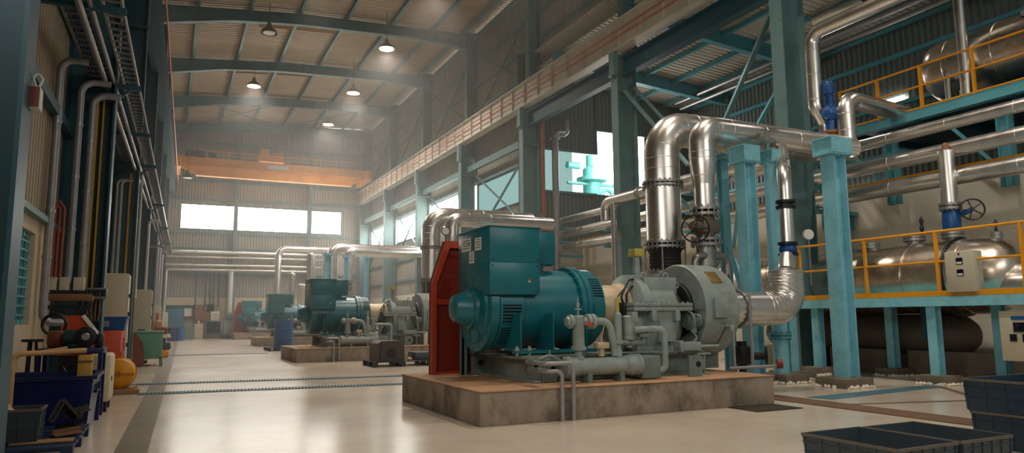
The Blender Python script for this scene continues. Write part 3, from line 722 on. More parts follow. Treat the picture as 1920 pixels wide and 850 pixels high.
    m.tube([(8.7, 10.5, 1.25), (8.75, 10.4, 1.1), (8.62, 10.4, 1.02), (8.5, 10.45, 1.02)], .025, 8, .05)
    m.build('oil_pump', GREYD, t)
    m = MB().bbox(8.05, 8.5, 10.0, 10.16, .9, 1.05, .015).cyl((8.5, 10.08, .97), (8.95, 10.08, .97), .025, n=8).bbox(8.02, 8.1, 9.98, 10.18, .88, 1.08, .01); m.build('actuator', GREY, t)
    # tall gauge post and cables at the coupling side
    m = MB().tube([(7.45, 10.7, 1.3), (7.42, 10.7, 1.9), (7.6, 10.8, 2.05), (7.82, 10.9, 2.05)], .02, 8, .1).tube([(7.5, 10.75, 1.5), (7.3, 10.7, 1.85), (7.55, 10.8, 2.16), (7.85, 10.95, 2.2)], .018, 8, .1)
    m.tube([(7.3, 10.8, 1.2), (7.2, 10.8, 1.75), (7.5, 10.9, 2.0)], .015, 8, .1); m.build('sensor_cable', BLACK, t)
    m = MB().bbox(7.3, 7.5, 10.62, 10.82, 1.1, 1.75, .01).cyl((7.4, 10.7, .9), (7.4, 10.7, 1.15), .04, n=10); m.build('sensor_housing', BLACK, t)
    return t
def cooler(label):
    t = thing('oil_cooler', label, 'oil cooler', (6.2, 9.72, 0.485), 'oil coolers')
    yc, zc = 9.72, .73
    m = MB().lathe((5.55, yc, zc), (6.95, yc, zc), [(0, .13), (0.03, .165), (0.09, .165), (0.1, .155), (0.2, .155), (0.21, .135), (1.1, .135), (1.11, .155), (1.2, .155), (1.22, .17), (1.27, .17), (1.29, .155), (1.33, .155), (1.34, .17), (1.39, .17), (1.4, .13)], 32)
    m.bolts((5.6, yc, zc), (1, 0, 0), .148, 10, .012, .1); m.build('shell', GREY, t)
    for x in (5.95, 6.55): MB().box(x-0.04, x+0.04, yc-0.12, yc+0.12, .485, .64).build('saddle', GREYD, t)
    # vertical strainer with side heads
    m = MB().lathe((5.82, yc, .84), (5.82, yc, 1.53), [(0, .09), (0.05, .09), (0.06, .06), (0.14, .06), (0.15, .12), (0.2, .12), (0.21, .095), (0.58, .095), (0.6, .1), (0.66, .1), (0.69, .08)], 24)
    s = m.build('strainer', GREY, t)
    m = MB().lathe((5.82, yc, 1.43), (5.60, yc, 1.43), [(0, .07), (0.12, .07), (0.125, .11), (0.17, .11), (0.18, .08), (0.22, .07)], 20).lathe((5.82, yc, 1.43), (6.16, yc, 1.43), [(0, .07), (0.14, .07), (0.145, .12), (0.2, .12), (0.2, .1), (0.22, .1), (0.22, .12), (0.28, .12), (0.29, .06), (0.34, .055)], 20)
    m.bolts((6.05, yc, 1.43), (1, 0, 0), .1, 8, .012, .16); m.build('side_flange', GREY, s)
    m = MB().cyl((5.82, yc, 1.53), (5.82, yc, 1.72), .02, n=8).ring((5.82, yc, 1.62), (0, 0, 1), .05, .012).lathe((5.82, yc, 1.66), (5.82, yc, 1.82), [(0, .03), (.05, .03), (.06, .015), (.16, .01)], 10); m.build('vent_valve', GREY, s)
    MB().box(5.89, 6.01, yc-0.125, yc-0.118, 1.36, 1.42).build('red_tag', mat('red tag', (170, 70, 50), 0.5), s)
    m = MB().tube([(6.1, yc, 1.43), (6.4, yc, 1.43), (6.5, yc, .88)], .06, 14, .2); m.build('bent_pipe', GREY, t)
    m = MB().bbox(6.14, 6.36, yc-0.06, yc+0.1, 1.0, 1.1, .02).cyl((6.25, yc+0.02, .88), (6.25, yc+0.02, 1.0), .05, n=12).bar((6.22, yc, 1.1), (6.3, yc-0.02, 1.42), .03, .012); m.build('lever_valve', TAN, t)
    # sight glass column and filter pot
    m = MB().lathe((6.56, yc, .86), (6.56, yc, 1.58), [(0, .06), (.1, .06), (.12, .05), (.2, .05), (.21, .09), (.25, .09), (.26, .065), (.68, .065), (.72, .03)], 18)
    f = m.build('sight_column', GREY, t)
    MB().cyl((6.56, yc, 1.58), (6.56, yc, 1.8), .03, n=10).build('sight_glass', YGREEN, f)
    m = MB().lathe((6.80, yc+0.05, 1.0), (6.80, yc+0.05, 1.52), [(0, .06), (.12, .06), (.13, .11), (.17, .11), (.18, .10), (.5, .10), (.52, .07)], 20).bbox(6.8, 6.92, yc-0.06, yc+0.1, 1.42, 1.58, .01); m.build('filter_pot', GREY, t)
    m = MB().tube([(6.82, yc-0.05, 1.29), (7.44, yc-0.05, 1.29), (7.44, yc-0.05, .62), (7.2, yc+0.1, .62)], .055, 14, .1); m.build('loop_pipe', GREY, t)
    m = MB().cyl((6.56, yc, 1.08), (7.0, yc, 1.08), .045, n=12).tube([(7.0, yc, 1.08), (7.06, yc, 1.08), (7.06, yc, 1.35)], .05, 12, .05).bolts((7.06, yc, 1.2), (0, 0, 1), .09, 6, .02, .06).cyl((7.06, yc, 1.17), (7.06, yc, 1.23), .11, n=16); m.build('manifold', GREYD, t)
    m = MB().bbox(6.98, 7.36, yc-0.05, yc+0.3, .5, .86, .012); m.build('sump_box', GREYD, t)
    # two drain pipes bending down over the plinth edge
    for (x0, x1, z) in ((4.98, 5.24, .72), (4.95, 5.43, .83)):
        MB().tube([(x0+0.03, 9.85, z), (x0+0.03, 9.24, z), (x1, 9.24, z), (x1, 9.24, 0)], .032, 12, .09).build('drain_pipe', CONDUIT, t)
    m = MB().cyl((5.0, 9.6, .72), (5.0, 9.75, .72), .07, n=12).cyl((5.0, 9.6, .83), (5.0, 9.75, .83), .07, n=12).cyl((5.0, 9.5, .72), (5.0, 9.55, .72), .05, n=8).tube([(5.05, 9.7, .85), (5.3, 9.72, .92), (5.55, 9.72, .8)], .03, 8, .1).cyl((5.3, 9.72, .9), (5.3, 9.72, 1.0), .02, n=8); m.build('drain_cock', GREYD, t)
    return t

RY1, RX1, RY2, RX2 = 13.6, 10.57, 12.65, 11.0
def riser_big(label, xe=15.6):
    t = thing('exhaust_duct', label, 'duct', (RX1, RY1, 2.4), 'large clad ducts above the turbines')
    r = .42; zt = 6.05
    MB().tube([(RX1, RY1, 3.2), (RX1, RY1, 4.55)], r, 40).build('duct_section', ALU, t)
    MB().tube([(RX1, RY1, 4.68), (RX1, RY1, zt), (xe, RY1, zt)], r, 40, .72).build('duct_section', ALU, t)
    m = MB()
    for z in (5.0, 5.25): m.ring((RX1, RY1, z), (0, 0, 1), r, .008, 40, 6)
    c = V(RX1+.72, RY1, zt-.72)
    for k in range(1, 6):
        a = PI/2*k/6; p = c+V(-math.cos(a)*.72, 0, math.sin(a)*.72); m.ring(p, (math.sin(a), 0, math.cos(a)), r, .008, 40, 6)
    for x in (11.5, 13, 14.5, 16): m.ring((x, RY1, zt), (1, 0, 0), r, .008, 40, 6)
    m.build('cladding_seam', ALU, t)
    m = MB()
    for z in (4.56, 4.64): m.lathe((RX1, RY1, z), (RX1, RY1, z+.05), [(0, r+.07), (.05, r+.07)], 40)
    m.bolts((RX1, RY1, 4.625), (0, 0, 1), r+.04, 24, .018, .2); m.build('flange', FLG, t)
    m = MB()
    for z in (3.1, 3.2): m.lathe((RX1, RY1, z), (RX1, RY1, z+.06), [(0, r+.07), (.06, r+.07)], 40)
    m.bolts((RX1, RY1, 3.18), (0, 0, 1), r+.045, 24, .018, .22).build('flange', FLG, t)
    MB().lathe((RX1, RY1, 2.46), (RX1, RY1, 2.56), [(0, r+.05), (.1, r+.05)], 40).bolts((RX1, RY1, 2.51), (0, 0, 1), r+.03, 24, .018, .18).build('flange', FLG, t)
    m = MB().lathe((RX1, RY1, 2.55), (RX1, RY1, 3.12), [(0, r-.02), (.08, r-.06), (.12, r-.045), (.16, r-.06), (.2, r-.045), (.24, r-.06), (.28, r-.045), (.32, r-.06), (.36, r-.045), (.4, r-.06), (.44, r-.045), (.5, r-.02), (.57, r)], 40); m.build('bellows', RUBBER, t)
    m = MB()
    for q in range(4): a = PI/4+q*PI/2; m.cyl((RX1+math.cos(a)*(r+.05), RY1+math.sin(a)*(r+.05), 2.45), (RX1+math.cos(a)*(r+.05), RY1+math.sin(a)*(r+.05), 3.25), .018, n=8)
    m.build('tie_rod', GREY, t)
    m = MB().box(RX1-.7, RX1+.5, RY1-.5, RY1+.5, 2.3, 2.46).cyl((RX1, RY1, 1.2), (RX1, RY1, 2.4), .4, n=32).box(RX1-.25, RX1+.25, RY1-.3, RY1+.3, 0, 1.2); m.build('duct_support', GREY, t)
    return t
def riser_small(label, xe=16.0, tail=None):
    t = thing('process_pipe', label, 'pipe', (RX2, RY2, 2.4), 'clad pipes above the turbines')
    r = .31; zt = 5.83
    rs_pts = [(RX2, RY2, 4.08), (RX2, RY2, 4.62)]
    MB().tube([(RX2, RY2, 3.9), (RX2, RY2, 4.55)], .235, 32).build('pipe_section', ALU, t)
    MB().lathe((RX2, RY2, 4.5), (RX2, RY2, 5.1), [(0, .235), (.05, .24), (.5, .31), (.6, .31)], 32).build('reducer', ALU, t)
    MB().tube([(RX2, RY2, 5.08), (RX2, RY2, zt), (xe, RY2, zt)] if not tail else [(RX2, RY2, 5.08), (RX2, RY2, zt), (xe, RY2, zt)], r, 36, .5).build('pipe_section', ALU, t)
    m = MB(); c = V(RX2+.5, RY2, zt-.5)
    for k in range(1, 7):
        a = PI/2*k/7; p = c+V(-math.cos(a)*.5, 0, math.sin(a)*.5); m.ring(p, (math.sin(a), 0, math.cos(a)), r, .007, 36, 6)
    for z in (4.7, 5.1, 5.25): m.ring((RX2, RY2, z), (0, 0, 1), .27 if z < 4.9 else r, .007, 36, 6)
    for x in (11.75, 12.8, 13.9, 15.0): m.ring((x, RY2, zt), (1, 0, 0), r, .007, 36, 6)
    m.build('cladding_seam', ALU, t)
    for za in (3.78, 3.08):
        m = MB()
        for z in (za, za+.12): m.lathe((RX2, RY2, z), (RX2, RY2, z+.06), [(0, .34), (.06, .34)], 32)
        m.bolts((RX2, RY2, za+.1), (0, 0, 1), .31, 14, .02, .26).build('flange', FLG, t)
    MB().lathe((RX2, RY2, 2.45), (RX2, RY2, 2.52), [(0, .33), (.07, .33)], 28).build('flange', FLG, t)
    m = MB().lathe((RX2, RY2, 3.26), (RX2, RY2, 3.8), [(0, .2), (.1, .24), (.4, .24), (.54, .2)], 28).bbox(RX2-.24, RX2+.24, RY2-.24, RY2+.24, 3.36, 3.68, .05).lathe((RX2, RY2, 3.5), (RX2-.55, RY2-.18, 3.5), [(0, .15), (.3, .13), (.55, .1)], 20)
    v = m.build('gate_valve', mat('worn valve paint', (104, 96, 84), 0.5, 0.3, 0.15, 6), t)
    MB().wheel((RX2-.55, RY2-.3, 3.42), (.75, .65, .12), .3, .018, 5).build('hand_wheel', BLACK, v)
    m = MB().cyl((RX2, RY2, 2.5), (RX2, RY2, 3.1), .22, n=28).lathe((RX2, RY2, 2.62), (RX2, RY2, 2.7), [(0, .26), (.08, .26)], 28)
    m.tube([(RX2, RY2-.1, 2.85), (RX2+.5, RY2-.1, 2.85), (RX2+.5, RY2-.1, 1.4)], .1, 18, .2).tube([(RX2, RY2-.1, 2.85), (RX2-.42, RY2-.1, 2.85), (RX2-.42, RY2-.1, 2.2)], .085, 18, .16)
    m.lathe((RX2-.42, RY2-.1, 2.3), (RX2-.42, RY2-.1, 2.36), [(0, .16), (.06, .16)], 18)
    m.build('branch_pipe', FLG, t)
    return t
def guard(label):
    t = thing('guard_screen', label, 'guard screen', (5.1, 12.6, .485), None)
    y0, y1 = 12.42, 12.62
    out = [(4.36, .485), (5.75, .485), (5.75, 2.93), (4.62, 2.93), (4.36, 2.14)]
    # folded sheet: thick edge frame with recessed face
    m = MB().prism(out, 'y', y0+.12, y1); m.build('panel_face', mat('dark red oxide sheet', (128, 34, 16), 0.5, 0, 0.16, 2, dirt=(76, 22, 12), dirt_amt=0.5), t)
    m = MB()
    ins = [(4.44, .53), (5.68, .53), (5.68, 2.80), (4.69, 2.80), (4.44, 2.12)]
    n = 5
    for i in range(n):
        j = (i+1) % n
        a, b, c, d = out[i], out[j], ins[j], ins[i]
        m.add([(a[0], y0, a[1]), (b[0], y0, b[1]), (c[0], y0, c[1]), (d[0], y0, d[1]), (a[0], y1, a[1]), (b[0], y1, b[1]), (c[0], y0+.12, c[1]), (d[0], y0+.12, d[1])],
              [(0,1,2,3),(0,4,5,1),(3,2,6,7)])
    m.box(4.44, 5.68, y0+.05, y0+.12, 1.75, 1.85)
    m.build('panel_rim', RED, t)
    m = MB()
    for k in range(26): m.cyl((4.55+(k*0.37) % 1.05, y0+.10, .7+(k*0.53) % 1.6), (4.55+(k*0.37) % 1.05, y0+.121, .7+(k*0.53) % 1.6), .008, n=6)
    m.build('rivet', GALV, t)
    return t
def post(label):
    m = MB().box(4.83, 4.93, 12.1, 12.16, .485, 2.72).box(4.83, 4.85, 12.1, 12.28, .485, 2.72).box(4.91, 4.93, 12.1, 12.28, .485, 2.72)
    return solo(m, 'steel_post', STEEL, label, 'post')

OFF = [(0, 0), (.12, 16.5), (.68, 33.4), (.72, 49.6)]
NM = ['front', 'second', 'third', 'rearmost']
pl = plinth('front stained concrete plinth with the brown top, under the large teal generator')
gen = generator('front teal generator with white plates on its tall terminal box')
sk = skid('grey green steel base frame on the front plinth')
tb = turbine('front grey green turbine with a large round drum and brass data plate')
cl = cooler('grey green oil cooler and strainer set on the front plinth edge')
rb = riser_big('largest clad duct with black bellows rising behind the front turbine')
rsm = riser_small('clad pipe with a hand wheel gate valve beside the largest duct')
gd = guard('red oxide sheet guard standing behind the front teal generator')
post('thin teal steel post standing in front of the red guard behind the front generator')
fin(None)
LB = {
 'pl': ['', 'second concrete plinth, behind the dark pallet', 'third concrete plinth, beside the blue drum', 'rearmost concrete plinth, before the end wall'],
 'gen': ['', 'second teal generator, behind the blue oil drum with a dark louvre', 'third teal generator, partly hidden behind the second', 'rearmost teal generator, small before the cream end wall'],
 'sk': ['', 'grey green base frame on the second plinth', 'grey green base frame on the third plinth', 'grey green base frame on the rearmost plinth'],
 'tb': ['', 'second grey green turbine, on the aisle side of the red guard', 'third grey green turbine, hidden mostly by the second generator', 'rearmost grey green turbine, hidden beyond the third generator'],
 'cl': ['', 'oil cooler set on the second plinth edge', 'oil cooler set on the third plinth edge, behind the blue drum', 'oil cooler set on the rearmost plinth'],
 'rb': ['', 'large clad duct with bellows rising on the aisle side of the red guard', 'large clad duct rising behind the second generator box', 'thin looking far clad duct rising behind the third generator'],
 'rs': ['', 'clad pipe running above the front terminal box, bent down behind it', 'clad pipe with a tapered neck rising past the second generator box', 'far clad pipe above the third generator'],
}
for i in (1, 2, 3):
    dx, dy = OFF[i]
    for k, o in (('pl', pl), ('gen', gen), ('sk', sk), ('tb', tb), ('cl', cl)):
        dup(o, (o.location.x+dx, o.location.y+dy, o.location.z), LB[k][i])
for k, o, P in (('rb', rb, ((-.1, 16.5), None, None)), ('rs', rsm, ((.1, 16.5), (-.58, 33.4), None))):
    for i, q in enumerate(P):
        if q: dup(o, (o.location.x+q[0], o.location.y+q[1], o.location.z), LB[k][i+1])
dup(gd, (gd.location.x+OFF[3][0]-.15, gd.location.y+OFF[3][1]+.6, gd.location.z), 'far dark red guard sheet behind the rearmost generator')

def far_duct(label, x, y, r, zt):
    t = thing('exhaust_duct', label, 'duct', (x, y, 0), 'large clad ducts above the turbines')
    MB().tube([(x, y, 0), (x, y, 2.9)], r*.9, 28).build('lower_section', ALU, t)
    MB().tube([(x, y, 3.0), (x, y, zt), (16.4, y, zt)], r, 28, .6).build('duct_section', ALU, t)
    m = MB()
    for z in (4.0, 4.9): m.ring((x, y, z), (0, 0, 1), r, .008, 28, 6)
    m.build('cladding_seam', ALU, t)
    MB().lathe((x, y, 2.85), (x, y, 3.05), [(0, r+.06), (.08, r+.06), (.09, r), (.11, r), (.12, r+.06), (.2, r+.06)], 28).build('flange', FLG, t)
far_duct(LB['rb'][2], 9.53, 47.0, .34, 6.1)
far_duct(LB['rb'][3], 7.55, 57.5, .24, 6.95)
t = thing('pressure_gauge', 'round dial gauge on a clad stub between the ducts above the red guard', 'gauge', (10.6, 28.6, 4.6))
MB().cyl((10.65, 28.8, 0), (10.65, 28.8, 4.75), .17, n=20).build('stub_pipe', ALU, t)
g = MB().cyl((10.6, 28.6, 5.2), (10.58, 28.53, 5.2), .19, n=24).cyl((10.65, 28.7, 4.7), (10.65, 28.7, 5.1), .03, n=8).build('gauge_body', BLACK, t)
MB().cyl((10.582, 28.535, 5.2), (10.578, 28.52, 5.2), .155, n=24).build('gauge_dial', WHITE, g)
solo(MB().tube([(12.4, 17.0, 0), (12.4, 17.0, 2.75), (13.0, 17.0, 2.75), (13.0, 17.0, 0)], .035, 10, .05), 'guard_hoop', YEL, 'small yellow hoop rail standing behind the grey green turbine', 'rail')
# ================================================================ pipe supports and vessels on the right
def pad(m, x0, x1, y0, y1, h=.2): m.bbox(x0, x1, y0, y1, 0, h, .01)
def crust(m, x0, x1, y0, y1, n=46):
    for k in range(n):
        s = random.random()
        if random.random() < .6: x, y = x0+(x1-x0)*s, y0-.02
        else: x, y = x0-.02, y0+(y1-y0)*s
        r = random.uniform(.012, .035); m.obox((x, y, r*.8), r*2, r*2, r*1.8, random.random()*3, random.random(), random.random())
def supported_column(label, x, y, w, d, ztop, padbox, head=None, mt=SKY, kind='h', h0=.2):
    t = thing('pipe_support_column', label, 'support column', (x, y, 0), 'light blue pipe support columns')
    m = MB()
    if kind == 'h': m.ibeam((x, y, h0), (x, y, ztop), d, w, .03, up=(1, 0, 0), tw=.02)
    elif kind == 'hy': m.ibeam((x, y, h0), (x, y, ztop), w, d, .03, up=(0, 1, 0), tw=.02)
    else: m.cyl((x, y, h0), (x, y, ztop), w/2, n=28)
    m.build('shaft', mt, t)
    if head:
        hx, hy, hh = head; m = MB()
        m.box(x-hx, x+hx, y-hy, y+hy, ztop+hh-.03, ztop+hh).box(x-hx+.05, x-hx+.08, y-hy+.02, y+hy-.02, ztop, ztop+hh-.03).box(x+hx-.08, x+hx-.05, y-hy+.02, y+hy-.02, ztop, ztop+hh-.03).box(x-hx+.03, x+hx-.03, y-hy, y-hy+.03, ztop, ztop+hh-.03).box(x-hx+.03, x+hx-.03, y+hy-.03, y+hy, ztop, ztop+hh-.03).box(x-hx+.02, x+hx-.02, y-hy, y+hy, ztop-.02, ztop+.01)
        for k in range(6): m.cyl((x-hx+.06+(2*hx-.12)*k/5, y-hy+.04, ztop-.05), (x-hx+.06+(2*hx-.12)*k/5, y-hy+.04, ztop), .014, n=6)
        m.build('head_beam', mt, t)
    if padbox:
        m = MB(); pad(m, *padbox); p = m.build('footing', PAD, t)
        m = MB(); crust(m, *padbox[:4]); q = m.build('mortar_crust', CRUST, p); q['kind'] = 'stuff'
    return t
supported_column('thick light blue H column in front of the long tank, ending at the pipe elbow', 13.0, 10.75, .36, .36, 4.98, (12.5, 13.3, 10.35, 11.15), (.34, .26, .36))
supported_column('round light blue pipe column with a bolted flange beside the drum elbow', 12.70, 12.24, .35, .35, 5.08, (12.25, 12.96, 11.7, 12.6), (.18, .2, .3), kind='r')
t = bpy.data.objects['pipe_support_column.001']
m = MB()
for z in (.98, 1.05): m.lathe((12.70, 12.24, z), (12.70, 12.24, z+.05), [(0, .25), (.05, .25)], 28)
m.bolts((12.70, 12.24, 1.04), (0, 0, 1), .22, 10, .02, .2); m.build('flange', SKYT, t)
supported_column('light blue H column with a wide head on the aisle side of the round blue column', 11.85, 12.2, .34, .32, 5.0, (11.6, 12.2, 11.95, 12.5), (.27, .25, .38))
supported_column('thin light blue column just past the gate valve pipe', 11.9, 13.0, .2, .2, 5.25, None, (.18, .3, .1), kind='hy', h0=0)
supported_column('slim light blue column between the largest duct and the gate valve', 11.35, 14.2, .18, .18, 5.4, None, None, kind='hy', h0=0)
supported_column('light blue square leg standing directly under the drum elbow', 13.38, 12.58, .24, .22, 2.3, (13.0, 13.75, 12.2, 12.95), (.14, .14, .06), kind='hy')
m = MB()
for a, b in (((11.4, 14.2, 4.6), (11.9, 13.0, 3.2)), ((11.9, 13.0, 3.4), (11.75, 12.3, 1.8)), ((11.35, 14.2, 1.6), (11.9, 13.0, 3.0)), ((11.8, 12.3, 4.5), (12.7, 13.6, 3.2)), ((12.7, 13.6, 2.9), (11.9, 12.3, 1.6))):
    tag(MB().bar(a, b, .09, .06).build('diagonal_brace', SKY), 'light blue diagonal brace between the slim pipe columns', 'brace', 'light blue diagonal braces')
# drum outlet elbow and slim riser
t = thing('outlet_elbow', 'ribbed aluminium elbow sweeping up from the front turbine drum', 'pipe elbow', (11.2, 11.15, 1.3))
yE, zE, xV = 11.12, 1.64, 11.80
MB().tube([(10.02, yE, zE), (xV, yE, zE), (xV, yE, 2.42)], .345, 40, .72).build('elbow_shell', ALU, t)
m = MB()
c = V(xV-.72, yE, zE+.72)
for k in range(0, 10):
    a = PI/2*k/9.0; p = c+V(math.sin(a)*.72, 0, -math.cos(a)*.72); m.ring(p, (math.cos(a), 0, math.sin(a)), .346, .009, 40, 6)
m.build('shell_rib', FLG, t)
m = MB().ring((10.38, yE, zE), (1, 0, 0), .36, .03, 40, 8).ring((10.08, yE, zE), (1, 0, 0), .37, .035, 40, 8).bolts((10.38, yE, zE), (1, 0, 0), .385, 18, .018, .1); m.build('clamp_ring', FLG, t)
MB().lathe((xV, yE, 2.4), (xV, yE, 2.5), [(0, .36), (.04, .36), (.1, .2)], 36).build('elbow_collar', ALU, t)
t = thing('riser_pipe', 'slim clad riser with two black flanges between the round and thick blue columns', 'pipe', (12.12, 11.25, 2.45))
xq, yq = 12.1, 11.3
MB().tube([(11.86, 11.15, 2.45), (12.0, 11.25, 2.8)], .14, 24, rs=[.2, .14]).build('reducer', ALU, t)
MB().tube([(xq, yq, 2.75), (xq, yq, 4.6), (13.44, 12.58, 5.6)], .145, 28, .5).build('pipe_section', ALU, t)
for za, zb in ((3.82, 3.94), (2.78, 3.02)):
    m = MB()
    for z in (za, zb): m.lathe((xq, yq, z), (xq, yq, z+.06), [(0, .21), (.06, .21)], 24)
    m.cyl((xq, yq, za), (xq, yq, zb), .15, n=20).build('flange', BLACK, t)
MB().lathe((xq, yq, 2.84), (xq, yq, 3.02), [(0, .16), (.05, .19), (.12, .19), (.18, .16)], 24).build('valve_body', BLUEV, t)
MB().cyl((xq+.25, yq+.1, 2.6), (xq+.25, yq+.1, 4.95), .055, n=14).build('side_pipe', GALV, t)
# small fitting on the head of the round column
m = MB().cyl((12.36, 12.2, 5.58), (12.8, 12.2, 5.58), .07, n=16).cyl((12.58, 12.2, 5.38), (12.58, 12.2, 5.84), .06, n=14).cyl((12.4, 12.2, 5.58), (12.46, 12.2, 5.58), .11, n=16).cyl((12.72, 12.2, 5.58), (12.78, 12.2, 5.58), .11, n=16)
solo(m, 'vent_valve', GREYD, 'small grey vent valve sitting on the head of the round blue column', 'valve')
# black gate valve low behind the plinth, with red end disc and little pipes
t = thing('floor_valve', 'black low hand wheel valve behind the corner of the front plinth', 'valve', (11.3, 11.95, 0))
m = MB().bbox(11.1, 11.4, 11.8, 12.1, .45, .85, .05).cyl((11.35, 11.92, .63), (11.66, 11.72, .63), .08, n=16).cyl((11.25, 11.95, .4), (11.25, 11.95, .95), .11, n=16); m.build('valve_body', BLACK, t)
MB().wheel((11.68, 11.68, .64), (.75, -.65, 0), .2, .02, 5).build('hand_wheel', BLACK, t)
m = MB().cyl((11.25, 11.95, 0), (11.25, 11.95, .45), .08, n=12); m.build('valve_leg', BLACK, t)
t = thing('drain_line', 'thin pipe run with a red end disc on the front plinth beside the drum', 'pipe', (9.6, 10.2, .5))
m = MB().tube([(9.2, 10.1, .56), (10.4, 10.1, .56)], .03, 10).tube([(9.42, 10.2, 1.25), (9.42, 10.2, .5)], .025, 8).tube([(10.05, 10.4, 1.9), (10.05, 10.4, .56)], .03, 8); m.build('line_pipe', CONDUIT, t)
MB().cyl((10.36, 10.1, .6), (10.44, 10.05, .6), .09, n=16).build('end_disc', mat('dull red disc', (120, 40, 36), 0.5), t)
# hand wheel valve by the drum top
t = thing('globe_valve', 'small black hand wheel valve beside the top of the front drum', 'valve', (11.0, 12.2, 2.2))
MB().tube([(10.3, 12.4, 2.25), (10.98, 12.0, 2.25)], .04, 10).build('valve_stem', FLG, t)
MB().wheel((11.0, 11.98, 2.25), (.8, -.6, 0), .14, .016, 5).build('hand_wheel', BLACK, t)
# lower long tank on a raised walkway
XT = 16.95
t = thing('long_tank', 'long clad horizontal tank on the raised walkway, with a domed end', 'tank', (XT, 13.5, 1.5))
prof = [(0, .25), (.05, .45), (.15, .62), (.32, .76), (.55, .84), (.85, .88), (2.3, .88), (2.31, .86), (3.6, .88), (5.3, .88), (5.31, .86), (7.0, .88), (9.0, .88), (9.3, .7), (9.5, .3)]
MB().lathe((XT, 9.2, 2.38), (XT, 19, 2.38), prof, 56).build('tank_shell', ALUR, t)
m = MB()
for y in (10.3, 11.6, 13.2, 14.6, 16.0): m.ring((XT, y, 2.38), (0, 1, 0), .882, .01, 56, 6)
m.build('cladding_seam', ALU, t)
def nozzle(y, dz=.2, r=.17):
    m = MB().lathe((XT, y, 3.2), (XT, y, 3.2+dz+.12), [(0, r*.7), (dz-.06, r*.7), (dz-.06, r), (dz, r), (dz, r*.9), (dz+.02, r*.9), (dz+.02, r), (dz+.08, r), (dz+.1, r*.5)], 24).bolts((XT, y, 3.2+dz+.01), (0, 0, 1), r*.86, 12, .018, .18)
    m.build('nozzle_flange', FLG, t)
nozzle(11.75, .2, .26); nozzle(13.0, .12, .24); nozzle(14.15, .16, .2); nozzle(9.75, .06, .12); nozzle(15.3, .14, .16)
MB().lathe((XT+.12, 11.6, 3.4), (XT+.12, 11.6, 3.95), [(0, .03), (.1, .05), (.15, .02), (.25, .06), (.32, .03), (.45, .05), (.55, .01)], 12).build('safety_valve', BLACK, t)
MB().lathe((XT, 9.75, 3.25), (XT, 9.75, 3.65), [(0, .03), (.1, .05), (.2, .02), (.3, .05), (.4, .01)], 12).build('safety_valve', BLACK, t)
m = MB().curvepanel(0, 0, 0, 0, 1, 1, 0, 1, 1) if False else MB().ring((XT, 10.55, 2.38), (0, 1, 0), .9, .04, 56, 8); m.build('strap', BLACK, t)
m = MB().cyl((XT-.1, 8.9, 2.3), (XT-.1, 9.3, 2.3), .34, n=28).lathe((XT-.35, 8.2, 2.1), (XT-.35, 9.6, 2.1), [(0, .3), (.4, .34), (1.0, .34), (1.4, .2)], 24); m.build('end_pipe', ALU, t)
for y in (11.2, 15.5): MB().box(XT-.6, XT+.6, y-.12, y+.12, 0.9, 1.75).build('saddle', STEELD, t)
# vertical inlet with blue valve on the tank
t = thing('inlet_pipe', 'short vertical clad pipe with a blue gate valve on top of the long tank', 'pipe', (XT, 10.9, 3.3))
xi, yi = XT, 10.75
for za, zb in ((3.32, 3.4), (4.0, 4.1)):
    m = MB()
    for z in (za, zb): m.lathe((xi, yi, z), (xi, yi, z+.06), [(0, .25), (.06, .25)], 28)
    m.bolts((xi, yi, za+.07), (0, 0, 1), .22, 14, .018, .2).cyl((xi, yi, za-.15), (xi, yi, zb+.02), .16, n=24).build('flange', FLG, t)
v = MB().lathe((xi, yi, 3.46), (xi, yi, 4.02), [(0, .17), (.1, .2), (.4, .2), (.56, .17)], 24).cyl((xi, yi, 3.78), (xi+.1, yi-.42, 3.95), .06, n=14).build('gate_valve', BLUEV, t)
MB().wheel((xi+.1, yi-.45, 3.96), (-.75, -.6, .1), .25, .02, 5).build('hand_wheel', BLACK, v)
MB().cyl((xi, yi, 4.15), (xi, yi, 5.45), .185, n=32).build('pipe_section', ALU, t)
MB().lathe((xi, yi, 5.44), (xi, yi, 5.66), [(0, .12), (.04, .13), (.06, .08), (.16, .08), (.22, .03)], 20).build('pipe_cap', BROWN, t)
# second vertical pipe with hand wheel, on the aisle side of the thick column
t = thing('inlet_pipe', 'vertical clad pipe with a black hand wheel beside the thick blue column', 'pipe', (15.6, 13.1, 3.2))
xi, yi = 15.75, 13.15
MB().cyl((xi, yi, 3.75), (xi, yi, 5.5), .165, n=28).build('pipe_section', ALU, t)
for za, zb in ((3.0, 3.08), (3.62, 3.72)):
    m = MB()
    for z in (za, zb): m.lathe((xi, yi, z), (xi, yi, z+.06), [(0, .24), (.06, .24)], 24)
    m.bolts((xi, yi, za+.07), (0, 0, 1), .21, 14, .018, .2).cyl((xi, yi, za-.1), (xi, yi, zb), .15, n=20).build('flange', FLG, t)
v = MB().lathe((xi, yi, 3.1), (xi, yi, 3.66), [(0, .13), (.2, .16), (.4, .16), (.56, .13)], 20).build('gate_valve', GREYD, t)
MB().wheel((xi+.05, yi-.35, 3.4), (.5, -.85, 0), .2, .02, 5).build('hand_wheel', BLACK, v)
MB().cyl((xi, yi, 3.4), (xi+.05, yi-.35, 3.4), .03, n=10).build('valve_stem', BLACK, v)
